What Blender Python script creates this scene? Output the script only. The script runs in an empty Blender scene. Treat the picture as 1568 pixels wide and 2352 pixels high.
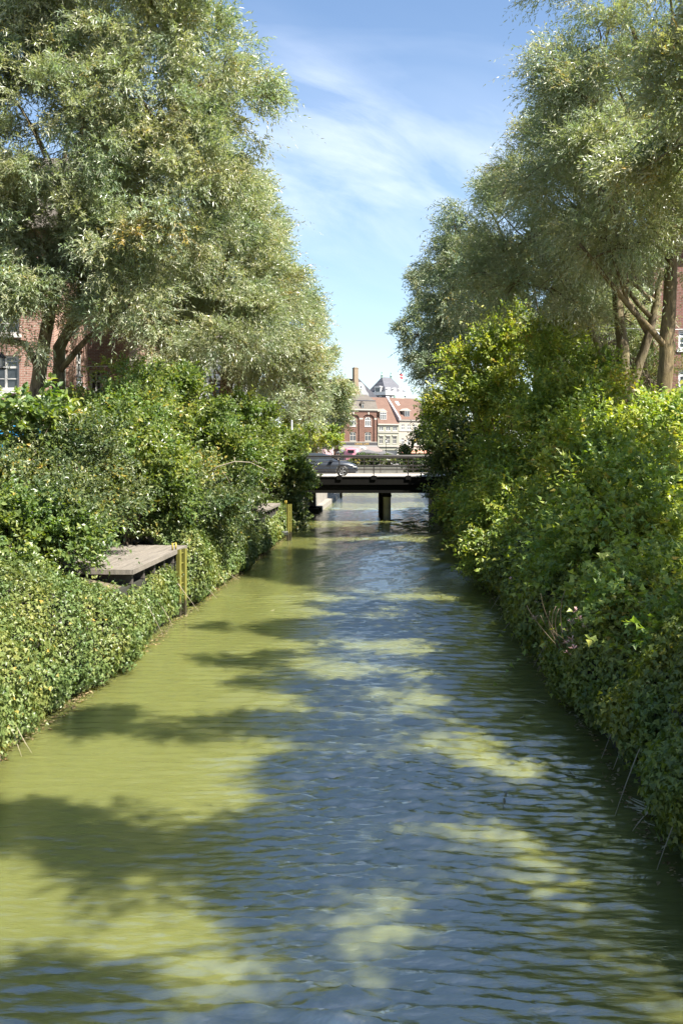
import bpy, math, random
import numpy as np
from mathutils import Vector, Matrix
R = math.radians
scene = bpy.context.scene
col = scene.collection

# ------------------------------------------------------------------ camera
EYE, HZ, FPX = 4.3, 1035.0, 2287.0          # eye height, horizon row and focal length in a 1568 px wide frame
cam_d = bpy.data.cameras.new("camera")
cam = bpy.data.objects.new("camera", cam_d); col.objects.link(cam)
cam.location = (0, 0, EYE); cam.rotation_euler = (R(90), 0, 0)
cam_d.sensor_fit = 'VERTICAL'; cam_d.sensor_height = 36.0
cam_d.lens = FPX / 2352 * 36.0
cam_d.shift_y = -(1176 - HZ) / 2352
cam_d.clip_end = 6000
scene.camera = cam

# ------------------------------------------------------------------ light
SUN_AZ, SUN_EL = 123.0, 53.0                # clockwise from +Y
scene.view_settings.view_transform = 'Standard'
scene.view_settings.look = 'None'
scene.view_settings.gamma = 1
scene.view_settings.exposure = 1.75
world = bpy.data.worlds.new("World"); scene.world = world; world.use_nodes = True
wt = world.node_tree; wt.nodes.clear()
def wn(t, **kw):
    n = wt.nodes.new(t)
    for k, v in kw.items(): setattr(n, k, v)
    return n
def wl(a, b): wt.links.new(a, b)
w_out = wn('ShaderNodeOutputWorld'); w_bg = wn('ShaderNodeBackground'); w_bg.inputs[1].default_value = 0.068
sky = wn('ShaderNodeTexSky', sky_type='NISHITA')
sky.sun_disc = False; sky.sun_elevation = R(SUN_EL); sky.sun_rotation = R(SUN_AZ)
sky.air_density = 1.0; sky.dust_density = 0.6; sky.ozone_density = 1.6; sky.altitude = 0
tc = wn('ShaderNodeTexCoord'); sep = wn('ShaderNodeSeparateXYZ'); wl(tc.outputs['Generated'], sep.inputs[0])
def wmath(op, a, b=None, c=None, clamp=False):
    n = wn('ShaderNodeMath', operation=op); n.use_clamp = clamp
    for i, v in enumerate((a, b, c)):
        if v is None: continue
        if isinstance(v, (int, float)): n.inputs[i].default_value = v
        else: wl(v, n.inputs[i])
    return n.outputs[0]
# thin cirrus: noise over the direction of view, combed into wisps
ay = wmath('MAXIMUM', wmath('ABSOLUTE', sep.outputs[1]), 0.15)
px_ = wmath('DIVIDE', sep.outputs[0], ay); pz_ = wmath('DIVIDE', sep.outputs[2], ay)
def comb(x, y):
    n = wn('ShaderNodeCombineXYZ')
    for i, v in enumerate((x, y)):
        if isinstance(v, (int, float)): n.inputs[i].default_value = v
        else: wl(v, n.inputs[i])
    return n.outputs[0]
u_ = wmath('ADD', wmath('MULTIPLY', px_, 0.92), wmath('MULTIPLY', pz_, -0.38))
v_ = wmath('ADD', wmath('MULTIPLY', px_, 0.38), wmath('MULTIPLY', pz_, 0.92))
def noise(vec, scale, detail, rough, dist):
    n = wn('ShaderNodeTexNoise'); n.inputs['Scale'].default_value = scale; n.inputs['Detail'].default_value = detail
    n.inputs['Roughness'].default_value = rough; n.inputs['Distortion'].default_value = dist
    wl(vec, n.inputs['Vector']); return n.outputs[0]
wisp = noise(comb(wmath('MULTIPLY', u_, 3.0), wmath('MULTIPLY', v_, 9.0)), 1.6, 6, 0.58, 0.30)
wide = noise(comb(wmath('ADD', wmath('MULTIPLY', px_, 2.2), 4.35), wmath('MULTIPLY', pz_, 5.0)), 1.5, 4, 0.55, 0.6)
def band(v, c, s):                          # soft bell round c
    d = wmath('DIVIDE', wmath('SUBTRACT', v, c), s)
    return wmath('POWER', 2.718, wmath('MULTIPLY', wmath('MULTIPLY', d, d), -1.0))
veil = wmath('MULTIPLY', band(pz_, 0.275, 0.085), wmath('ADD', wmath('MULTIPLY', band(px_, 0.0, 0.30), 0.75), 0.25))
plume = wmath('MULTIPLY', band(wmath('ADD', pz_, wmath('MULTIPLY', px_, 1.1)), 0.345, 0.045), wmath('MULTIPLY', band(pz_, 0.36, 0.06), 0.6))
cl = wmath('MULTIPLY', wmath('ADD', veil, plume), wmath('ADD', wmath('MULTIPLY', wmath('SUBTRACT', wisp, 0.40, clamp=True), 1.5), 0.05), clamp=True)
cl2 = wmath('MULTIPLY', wmath('SUBTRACT', wide, 0.5, clamp=True), 0.5)
cloud = wmath('MULTIPLY', wmath('ADD', cl, cl2), 1.0, clamp=True)
# low air: paler near the horizon
low = wmath('MULTIPLY', wmath('POWER', wmath('SUBTRACT', 1.0, wmath('ABSOLUTE', sep.outputs[2]), clamp=True), 7.0), 0.30)
mx = wn('ShaderNodeMix', data_type='RGBA'); wl(cloud, mx.inputs[0])
tint = wn('ShaderNodeMix', data_type='RGBA', blend_type='MULTIPLY'); tint.inputs[0].default_value = 1.0; wl(sky.outputs[0], tint.inputs[6]); tint.inputs[7].default_value = (0.90, 0.95, 0.98, 1); wl(tint.outputs[2], mx.inputs[6]); mx.inputs[7].default_value = (6.3, 6.7, 7.4, 1)
mx2 = wn('ShaderNodeMix', data_type='RGBA'); wl(low, mx2.inputs[0]); wl(mx.outputs[2], mx2.inputs[6]); mx2.inputs[7].default_value = (4.6, 5.1, 6.0, 1)
wl(mx2.outputs[2], w_bg.inputs[0]); wl(w_bg.outputs[0], w_out.inputs[0])

sun_d = bpy.data.lights.new("sun", 'SUN'); sun_d.energy = 5.0; sun_d.angle = R(0.53); sun_d.color = (1.0, 0.945, 0.86)
sun = bpy.data.objects.new("sun", sun_d); col.objects.link(sun)
SUNV = Vector((math.sin(R(SUN_AZ)) * math.cos(R(SUN_EL)), math.cos(R(SUN_AZ)) * math.cos(R(SUN_EL)), math.sin(R(SUN_EL))))
sun.rotation_euler = SUNV.to_track_quat('Z', 'Y').to_euler(); sun.location = (30, -20, 60)

scene.cycles.max_bounces = 7; scene.cycles.diffuse_bounces = 3; scene.cycles.glossy_bounces = 3
scene.cycles.transmission_bounces = 4; scene.cycles.transparent_max_bounces = 4
scene.cycles.use_denoising = True
scene.cycles.caustics_reflective = False; scene.cycles.caustics_refractive = False
scene.cycles.sample_clamp_indirect = 4.0; scene.cycles.sample_clamp_direct = 14.0

# ------------------------------------------------------------------ helpers
def at(xd, yd, d): return Vector(((xd - 784) / FPX * d, d, EYE + (HZ - yd) / FPX * d))
def CX(y): return -1.3 + 0.055 * y           # middle of the canal at distance y
HW = 4.45                                    # half width of the canal

def tag(o, label=None, cat=None, group=None, kind=None):
    if label: o['label'] = label
    if cat: o['category'] = cat
    if group: o['group'] = group
    if kind: o['kind'] = kind
    return o
def thing(name, label, cat, loc=(0, 0, 0), rz=0.0, group=None):
    o = bpy.data.objects.new(name, None); col.objects.link(o)
    o.location = loc; o.rotation_euler = (0, 0, rz); o.empty_display_size = 0.2
    return tag(o, label, cat, group)
def link_mesh(name, me, mats, parent=None):
    o = bpy.data.objects.new(name, me); col.objects.link(o)
    for m in (mats if isinstance(mats, (list, tuple)) else [mats]): me.materials.append(m)
    if parent is not None: o.parent = parent
    return o
def np_mesh(name, V, F, tone=None, smooth=False):
    """V (n,3); F (m,k) of one face size."""
    V = np.ascontiguousarray(V, dtype=np.float32); F = np.ascontiguousarray(F, dtype=np.int32)
    me = bpy.data.meshes.new(name); m, k = F.shape
    me.vertices.add(len(V)); me.vertices.foreach_set('co', V.ravel())
    me.loops.add(m * k); me.loops.foreach_set('vertex_index', F.ravel())
    me.polygons.add(m); me.polygons.foreach_set('loop_start', np.arange(0, m * k, k, dtype=np.int32))
    me.polygons.foreach_set('use_smooth', np.full(m, smooth, dtype=bool))
    if tone is not None:
        a = me.attributes.new('tone', 'FLOAT', 'FACE'); a.data.foreach_set('value', np.ascontiguousarray(tone, dtype=np.float32))
    me.update(calc_edges=True)
    return me

class MB:
    """Collects boxes, prisms and tubes; build() links them as ONE mesh object."""
    def __init__(s): s.v = []; s.f = []; s.sm = []; s.mi = []; s.cur = 0
    def add(s, vs, fs, smooth=False):
        o = len(s.v); s.v += [tuple(p) for p in vs]
        for f in fs: s.f.append(tuple(o + i for i in f)); s.sm.append(smooth); s.mi.append(s.cur)
        return s
    def box(s, x0, x1, y0, y1, z0, z1):
        return s.add([(x0, y0, z0), (x1, y0, z0), (x1, y1, z0), (x0, y1, z0), (x0, y0, z1), (x1, y0, z1), (x1, y1, z1), (x0, y1, z1)],
                     [(0, 3, 2, 1), (4, 5, 6, 7), (0, 1, 5, 4), (1, 2, 6, 5), (2, 3, 7, 6), (3, 0, 4, 7)])
    def prism(s, poly, y0, y1, axis='y'):
        """poly of (a, b): for axis y (x, z), for axis x (y, z), for axis z (x, y)."""
        n = len(poly)
        def P(a, b, t): return {'y': (a, t, b), 'x': (t, a, b), 'z': (a, b, t)}[axis]
        vs = [P(a, b, y0) for a, b in poly] + [P(a, b, y1) for a, b in poly]
        fs = [tuple(range(n)), tuple(range(2 * n - 1, n - 1, -1))] + [(i, i + n, (i + 1) % n + n, (i + 1) % n) for i in range(n)]
        return s.add(vs, fs)
    def tube(s, path, rad, n=8, cap=True, smooth=True):
        path = [Vector(p) for p in path]
        if isinstance(rad, (int, float)): rad = [rad] * len(path)
        vs = []; fs = []; ref = None
        for i, p in enumerate(path):
            t = (path[min(i + 1, len(path) - 1)] - path[max(i - 1, 0)]).normalized()
            if ref is None: ref = Vector((0, 0, 1)) if abs(t.z) < 0.9 else Vector((1, 0, 0))
            a = t.cross(ref).normalized(); b = t.cross(a).normalized(); ref = -t.cross(a) if False else ref
            for k in range(n):
                th = 2 * math.pi * k / n
                vs.append(p + (a * math.cos(th) + b * math.sin(th)) * rad[i])
        for i in range(len(path) - 1):
            for k in range(n):
                fs.append((i * n + k, i * n + (k + 1) % n, (i + 1) * n + (k + 1) % n, (i + 1) * n + k))
        s.add(vs, fs, smooth)
        if cap:
            o = len(s.v) - len(vs)
            s.f.append(tuple(o + k for k in range(n))[::-1]); s.sm.append(False); s.mi.append(s.cur)
            s.f.append(tuple(o + (len(path) - 1) * n + k for k in range(n))); s.sm.append(False); s.mi.append(s.cur)
        return s
    def lathe(s, prof, n=16, c=(0, 0, 0), smooth=True):
        vs = []; fs = []
        for r, z in prof:
            for k in range(n):
                th = 2 * math.pi * k / n; vs.append((c[0] + r * math.cos(th), c[1] + r * math.sin(th), c[2] + z))
        for i in range(len(prof) - 1):
            for k in range(n): fs.append((i * n + k, i * n + (k + 1) % n, (i + 1) * n + (k + 1) % n, (i + 1) * n + k))
        return s.add(vs, fs, smooth)
    def quad(s, a, b, c, d): return s.add([a, b, c, d], [(0, 1, 2, 3)])
    def build(s, name, mats, parent=None, bevel=0):
        me = bpy.data.meshes.new(name); me.from_pydata(s.v, [], s.f)
        me.polygons.foreach_set('use_smooth', s.sm); me.polygons.foreach_set('material_index', s.mi); me.update()
        o = link_mesh(name, me, mats, parent)
        if bevel:
            b = o.modifiers.new('bevel', 'BEVEL'); b.width = bevel; b.segments = 2; b.limit_method = 'ANGLE'
        return o

# ------------------------------------------------------------------ materials
class NT:
    def __init__(s, name):
        s.m = bpy.data.materials.new(name); s.m.use_nodes = True; s.t = s.m.node_tree; s.t.nodes.clear()
        s.out = s.n('ShaderNodeOutputMaterial')
    def n(s, t, **kw):
        n = s.t.nodes.new(t)
        for k, v in kw.items(): setattr(n, k, v)
        return n
    def l(s, a, b): s.t.links.new(a, b)
    def val(s, inp, v):
        if hasattr(v, 'links') or hasattr(v, 'is_linked') and not isinstance(v, (int, float, tuple)): s.l(v, inp)
        else: inp.default_value = v
    def math(s, op, a, b=None, clamp=False):
        n = s.n('ShaderNodeMath', operation=op); n.use_clamp = clamp
        for i, v in enumerate((a, b)):
            if v is None: continue
            s.val(n.inputs[i], v)
        return n.outputs[0]
    def noise(s, vec, scale, detail=4, rough=0.55, dist=0.0):
        n = s.n('ShaderNodeTexNoise'); n.inputs['Scale'].default_value = scale; n.inputs['Detail'].default_value = detail
        n.inputs['Roughness'].default_value = rough; n.inputs['Distortion'].default_value = dist
        if vec is not None: s.l(vec, n.inputs['Vector'])
        return n.outputs[0]
    def mix(s, f, a, b, blend='MIX'):
        n = s.n('ShaderNodeMix', data_type='RGBA', blend_type=blend)
        s.val(n.inputs[0], f); s.val(n.inputs[6], a); s.val(n.inputs[7], b); return n.outputs[2]
    def obj(s): return s.n('ShaderNodeTexCoord').outputs['Object']
    def scaled(s, vec, sc):
        n = s.n('ShaderNodeMapping'); n.inputs['Scale'].default_value = sc; s.l(vec, n.inputs[0]); return n.outputs[0]
    def bump(s, h, strength, dist):
        n = s.n('ShaderNodeBump'); n.inputs['Strength'].default_value = strength; n.inputs['Distance'].default_value = dist
        s.l(h, n.inputs['Height']); return n.outputs[0]
    def principled(s, color, rough=0.6, metal=0.0, spec=0.5, normal=None):
        p = s.n('ShaderNodeBsdfPrincipled'); s.val(p.inputs['Base Color'], color); s.val(p.inputs['Roughness'], rough)
        p.inputs['Metallic'].default_value = metal; p.inputs['Specular IOR Level'].default_value = spec
        if normal is not None: s.l(normal, p.inputs['Normal'])
        return p
    def done(s, sh): s.l(sh, s.out.inputs[0]); return s.m
def c4(c): return (c[0], c[1], c[2], 1.0)

def plain(name, c, rough=0.6, metal=0.0, var=0.25, scale=2.0, bump=0.0, spec=0.5, stretch=(1, 1, 1)):
    """A colour broken up by noise, with a little relief."""
    t = NT(name); o = t.scaled(t.obj(), stretch)
    f = t.noise(o, scale, 6, 0.6); f2 = t.noise(o, scale * 9, 3, 0.6)
    k = t.math('ADD', t.math('MULTIPLY', f, 0.7), t.math('MULTIPLY', f2, 0.3))
    k = t.math('MULTIPLY', t.math('SUBTRACT', k, 0.3), 2.5, clamp=True)
    a = tuple(x * (1 - var) for x in c); b = tuple(min(1, x * (1 + var)) for x in c)
    nrm = t.bump(f2, bump, 0.02) if bump else None
    return t.done(t.principled(t.mix(k, c4(a), c4(b)), rough, metal, spec, nrm).outputs[0])

def leaf_mat(name, stops, under, trans, tcol, rough=0.42, spec=0.5, old=(0.34, 0.26, 0.06)):
    """stops: base colours from tone 0 to 1; under: paler lower face (mix amount, colour); trans: share of light let through."""
    t = NT(name)
    a = t.n('ShaderNodeAttribute', attribute_name='tone'); r = t.n('ShaderNodeValToRGB'); t.l(a.outputs['Fac'], r.inputs[0])
    e = r.color_ramp.elements
    e[0].position = 0; e[0].color = c4(stops[0]); e[1].position = 1; e[1].color = c4(stops[-1])
    for i, s_ in enumerate(stops[1:-1]):
        q = e.new((i + 1) / (len(stops) - 1)); q.color = c4(s_)
    if old:
        e[-1].position = 0.95; q = e.new(0.995); q.color = c4(old)
    hue = t.math('MULTIPLY', t.math('SUBTRACT', t.noise(t.obj(), 0.9, 3, 0.6), 0.36), 3.4, clamp=True)
    leafc = t.mix(1.0, r.outputs[0], t.mix(hue, (0.84, 0.97, 1.0, 1), (1.20, 1.04, 0.86, 1)), 'MULTIPLY')
    g = t.n('ShaderNodeNewGeometry')
    base = t.mix(t.math('MULTIPLY', g.outputs['Backfacing'], under[0]), leafc, c4(under[1]))
    p = t.principled(base, rough, 0, spec)
    tr = t.n('ShaderNodeBsdfTranslucent'); t.l(t.mix(1.0, leafc, c4(tcol), 'MULTIPLY'), tr.inputs[0])
    mx = t.n('ShaderNodeMixShader'); mx.inputs[0].default_value = trans
    t.l(p.outputs[0], mx.inputs[1]); t.l(tr.outputs[0], mx.inputs[2])
    return t.done(mx.outputs[0])

def bark_mat(name, dark, light, moss=None):
    t = NT(name); o = t.scaled(t.obj(), (1, 1, 0.22))
    f = t.noise(o, 9, 6, 0.65, 0.4); g = t.noise(t.obj(), 1.3, 3)
    k = t.math('MULTIPLY', t.math('SUBTRACT', f, 0.35), 3.2, clamp=True)
    c = t.mix(k, c4(dark), c4(light))
    if moss: c = t.mix(t.math('MULTIPLY', t.math('SUBTRACT', g, 0.42, ), 3.0, clamp=True), c, c4(moss))
    return t.done(t.principled(c, 0.85, 0, 0.2, t.bump(f, 0.9, 0.05)).outputs[0])

def brick_mat(name, c1, c2, mortar, course=0.067, length=0.24):
    t = NT(name); s_ = t.n('ShaderNodeSeparateXYZ'); t.l(t.obj(), s_.inputs[0])
    cb = t.n('ShaderNodeCombineXYZ'); t.l(t.math('ADD', s_.outputs[0], s_.outputs[1]), cb.inputs[0]); t.l(s_.outputs[2], cb.inputs[1])
    b = t.n('ShaderNodeTexBrick'); t.l(cb.outputs[0], b.inputs['Vector'])
    b.inputs['Color1'].default_value = c4(c1); b.inputs['Color2'].default_value = c4(c2); b.inputs['Mortar'].default_value = c4(mortar)
    b.inputs['Scale'].default_value = 1.0; b.inputs['Mortar Size'].default_value = 0.011; b.inputs['Mortar Smooth'].default_value = 0.2
    b.inputs['Bias'].default_value = -0.1; b.inputs['Brick Width'].default_value = length; b.inputs['Row Height'].default_value = course
    d = t.noise(t.obj(), 0.7, 5)
    cc = t.mix(t.math('MULTIPLY', d, 0.5), b.outputs[0], (0.5, 0.42, 0.38, 1), 'MULTIPLY')
    inv = t.math('SUBTRACT', 1.0, b.outputs['Fac'])
    return t.done(t.principled(cc, 0.85, 0, 0.25, t.bump(inv, 0.5, 0.01)).outputs[0])

def rooftile_mat(name, c1, c2, row=0.3, width=0.25):
    t = NT(name); o = t.obj(); s_ = t.n('ShaderNodeSeparateXYZ'); t.l(o, s_.inputs[0])
    w = t.math('MULTIPLY', t.math('SINE', t.math('MULTIPLY', s_.outputs[0], 2 * math.pi / width)), 0.5)
    z = t.math('FRACT', t.math('DIVIDE', s_.outputs[2], row))
    n1 = t.noise(o, 0.8, 5); n2 = t.noise(t.scaled(o, (4, 4, 3.3)), 1.0, 2)
    k = t.math('MULTIPLY', t.math('SUBTRACT', t.math('ADD', t.math('MULTIPLY', n1, 0.5), t.math('MULTIPLY', n2, 0.5)), 0.3), 2.5, clamp=True)
    h = t.math('ADD', w, z)
    return t.done(t.principled(t.mix(k, c4(c1), c4(c2)), 0.75, 0, 0.3, t.bump(h, 0.6, 0.05)).outputs[0])

def glass_mat(name, c=(0.03, 0.035, 0.04), rough=0.05):
    t = NT(name); f = t.noise(t.obj(), 0.9, 2)
    return t.done(t.principled(t.mix(f, c4(c), c4(tuple(x * 2.2 for x in c))), rough, 0, 0.8).outputs[0])

M = {}
WILLOW_T = (1.15, 1.25, 0.5)
M['willow'] = leaf_mat('willow_leaf', [(0.183, 0.231, 0.114), (0.302, 0.340, 0.210), (0.461, 0.460, 0.362)], (0.75, (0.42, 0.42, 0.32)), 0.38, WILLOW_T, 0.36, 0.8)
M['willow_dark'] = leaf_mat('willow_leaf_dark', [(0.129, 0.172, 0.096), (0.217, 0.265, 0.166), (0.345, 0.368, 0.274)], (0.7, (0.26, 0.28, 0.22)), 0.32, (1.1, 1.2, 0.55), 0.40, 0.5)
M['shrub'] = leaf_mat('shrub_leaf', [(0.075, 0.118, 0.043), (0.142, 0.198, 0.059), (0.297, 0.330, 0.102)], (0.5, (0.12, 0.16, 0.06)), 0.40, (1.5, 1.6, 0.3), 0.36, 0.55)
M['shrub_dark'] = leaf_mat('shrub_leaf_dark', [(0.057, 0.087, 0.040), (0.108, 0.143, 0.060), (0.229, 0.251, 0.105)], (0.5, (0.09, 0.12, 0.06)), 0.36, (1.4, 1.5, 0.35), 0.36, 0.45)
M['lime'] = leaf_mat('bright_leaf', [(0.123, 0.182, 0.048), (0.234, 0.302, 0.069), (0.465, 0.475, 0.121)], (0.4, (0.14, 0.2, 0.05)), 0.40, (1.5, 1.5, 0.32), 0.40, 0.45)
M['ivy'] = leaf_mat('ivy_leaf', [(0.057, 0.095, 0.028), (0.121, 0.163, 0.045), (0.241, 0.264, 0.094)], (0.4, (0.12, 0.16, 0.07)), 0.26, (1.5, 1.5, 0.3), 0.40, 0.38)
M['ivy_shaded'] = leaf_mat('ivy_leaf_shaded', [(0.088, 0.121, 0.036), (0.163, 0.200, 0.049), (0.322, 0.332, 0.089)], (0.4, (0.08, 0.11, 0.05)), 0.36, (1.5, 1.5, 0.3), 0.38, 0.4)  # ivy of the shaded bank, colour lifted to brighten its shade
M['big'] = leaf_mat('large_leaf', [(0.062, 0.108, 0.031), (0.117, 0.165, 0.055), (0.207, 0.252, 0.097)], (0.5, (0.13, 0.17, 0.09)), 0.25, (1.4, 1.5, 0.35), 0.28, 0.7)
M['bark'] = bark_mat('willow_bark', (0.05, 0.038, 0.025), (0.27, 0.215, 0.145), (0.20, 0.18, 0.085))
M['bark_ochre'] = bark_mat('lichen_bark', (0.045, 0.034, 0.02), (0.23, 0.175, 0.105), (0.20, 0.155, 0.07))
M['twig'] = plain('twig_bark', (0.10, 0.075, 0.045), 0.8)
M['soil'] = plain('soil_backing', (0.028, 0.024, 0.016), 0.95, 0, 0.4, 3, 0.5)  # dark brown for the light-blocking sheet under the ivy leaves
M['concrete'] = plain('weathered_concrete', (0.23, 0.213, 0.185), 0.85, 0, 0.25, 0.9, 0.3)
M['darkwall'] = plain('dark_canal_wall', (0.022, 0.022, 0.014), 0.95, 0, 0.4, 2.0, 0.3)  # near-black olive, broken up by noise
M['darkconc'] = plain('stained_concrete', (0.10, 0.095, 0.08), 0.9, 0, 0.35, 1.2, 0.3)

# ------------------------------------------------------------------ foliage
rng = np.random.default_rng(7)
def unit(a): return a / np.maximum(np.linalg.norm(a, axis=-1, keepdims=True), 1e-9)
def rdir(n): return unit(rng.normal(size=(n, 3)))
def lump(P, seed=0, f=1.0):
    """Smooth pseudo-noise in -1..1 over positions."""
    r = np.random.default_rng(seed); s = np.zeros(len(P))
    for i in range(7):
        k = r.normal(size=3) * f * (0.7 + 0.35 * i); s += np.sin(P @ k + r.uniform(0, 6.28)) / (1 + 0.25 * i)
    return s / 3.2
def leaves_mesh(name, P, D, N, L, W, tone, shape):
    D = unit(D); S = unit(np.cross(D, N)); N2 = np.cross(S, D)
    L = L[:, None]; W = W[:, None]; n = len(P)
    if shape == 'lance':
        V = np.stack([P, P + D * L * .42 + S * W * .5 + N2 * W * .16, P + D * L - N2 * L * .06, P + D * L * .42 - S * W * .5 + N2 * W * .16], 1)
        F = (np.arange(n) * 4)[:, None] + np.arange(4)[None]
        return np_mesh(name, V.reshape(-1, 3), F, tone)
    if shape == 'oval':
        pr = [(0, 0, 0), (.28, .46, .10), (.68, .36, .06), (1, 0, -.10), (.68, -.36, .06), (.28, -.46, .10)]
    else:                                     # lobed, for ivy, maple and vine
        pr = [(.08, 0, 0), (.24, .60, .08), (.52, .26, .03), (1, 0, -.10), (.52, -.26, .03), (.24, -.60, .08)]
    V = np.stack([P + D * L * a + S * W * b + N2 * L * c for a, b, c in pr], 1)
    F = np.concatenate([(np.arange(n) * 6)[:, None] + np.array([0, 1, 2, 3])[None], (np.arange(n) * 6)[:, None] + np.array([0, 3, 4, 5])[None]])
    return np_mesh(name, V.reshape(-1, 3), F, np.concatenate([tone, tone]))

def pick_clumps(blobs, n, shell=0.55, deep=0.62, keep_low=1.0):
    """Clump centres in the outer shell of a union of ellipsoids; also the outward direction at each."""
    B = np.array([b[:6] for b in blobs]); w = (B[:, 3] * B[:, 4] + B[:, 4] * B[:, 5] + B[:, 3] * B[:, 5]); w = w / w.sum()
    out = []; od = []
    while sum(len(x) for x in out) < n:
        k = rng.choice(len(B), size=n, p=w); d = rdir(n); r = rng.uniform(shell ** 2, 1, size=n) ** 0.5
        P = B[k, :3] + d * r[:, None] * B[k, 3:]
        q = np.linalg.norm((P[:, None, :] - B[None, :, :3]) / B[None, :, 3:], axis=2)
        q[np.arange(n), k] = 9
        ok = q.min(1) > deep
        out.append(P[ok]); od.append(unit(d / B[k, 3:])[ok])
    return np.concatenate(out)[:n], np.concatenate(od)[:n]
def boughs(C, O, n, rad, flatten=0.75, up=0.45):
    """n clumps spread over each bough centre, mostly on its outer and upper side."""
    m = len(C); r = rng.uniform(rad[0], rad[1], m); i = np.repeat(np.arange(m), n)
    d = unit(rdir(m * n) + O[i] * 0.55 + np.array([0, 0, up])); q = rng.uniform(0.35, 1, m * n) ** 0.6
    tone = rng.normal(0, 0.13, m)
    return C[i] + d * (r[i] * q)[:, None] * np.array([1, 1, flatten]), unit(O[i] * 0.4 + d), tone[i]
def on_screen(P, m=120):
    d = np.maximum(P[:, 1], 0.5); x = 784 + P[:, 0] / d * FPX; y = HZ - (P[:, 2] - EYE) / d * FPX
    return (x > -m) & (x < 1568 + m) & (y > -m) & (y < 2352 + m) & (P[:, 1] > 2)

def sprays(C, O, size, nt, nl, tlen, droop, updir, flat, L, W, jitter=0.65, tlean=0.35, ctone=None):
    """Twigs round each clump centre, leaves along each twig. flat: how strongly leaf faces turn up to the light."""
    nc = len(C); T = nc * nt
    c = np.repeat(C, nt, 0); o = np.repeat(O, nt, 0); s = np.repeat(size, nt)
    off = rdir(T) * (rng.uniform(0, 1, T) ** 0.45)[:, None] * s[:, None] * np.array([1, 1, .75])
    p0 = c + off * 0.75
    d = unit(off / np.maximum(s[:, None], 1e-6) * 0.8 + o * 0.75 + rdir(T) * jitter + np.array([0, 0, updir]))
    ln = tlen * rng.uniform(0.6, 1.25, T)
    i = np.repeat(np.arange(T), nl); n = T * nl
    t = (np.tile(np.arange(nl), T) + rng.uniform(0, 1, n)) / nl
    dr = droop * rng.uniform(0.5, 1.4, T)
    P = p0[i] + d[i] * (ln[i] * t)[:, None]; P[:, 2] -= (dr[i] * ln[i]) * t * t
    tan = d[i].copy(); tan[:, 2] -= 2 * dr[i] * t
    tan = unit(tan)
    D = unit(tan * tlean + rdir(n) * 0.75 + o[i] * 0.25 + np.array([0, 0, -droop * 0.45]))
    N = unit(rdir(n) * (1 - flat) + (np.array([0, 0, 0.55]) + 0.6 * np.array(SUNV)) * flat + o[i] * flat * 0.45)
    ct = np.repeat(rng.normal(0, 0.13, nc) + (0 if ctone is None else ctone), nt)
    tt = (ct + rng.normal(0, 0.10, T))[i]
    tone = np.clip(0.45 + tt + rng.normal(0, 0.17, n), 0, 1)
    sc = rng.uniform(0.65, 1.3, n)
    return P, D, N, L * sc, W * sc * rng.uniform(0.85, 1.15, n), tone

def crown_mesh(name, C, O, size, P_, shape, far_cut=True, ctone=None):
    """All the leaves of a crown; clumps out of the frame carry fewer, larger leaves."""
    return leaves_mesh(name, *crown_parts(C, O, size, P_, ctone, far_cut), shape)
def crown_parts(C, O, size, P_, ctone=None, far_cut=True):
    parts = []
    vis = on_screen(C) if far_cut else np.ones(len(C), bool)
    for sel, k in ((vis, 1.0), (~vis, 2.3)):
        if sel.sum() == 0: continue
        q = dict(P_)
        if k > 1: q['nl'] = max(3, int(q['nl'] / 2.2)); q['nt'] = max(3, int(q['nt'] / 2.2)); q['L'] *= 1.9; q['W'] *= 2.3
        parts.append(sprays(C[sel], O[sel], size[sel], ctone=None if ctone is None else ctone[sel], **q))
    return [np.concatenate(x) for x in zip(*parts)]

def bez(a, b, c, n): return [a * (1 - t) ** 2 + b * 2 * t * (1 - t) + c * t * t for t in [i / (n - 1) for i in range(n)]]

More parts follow.
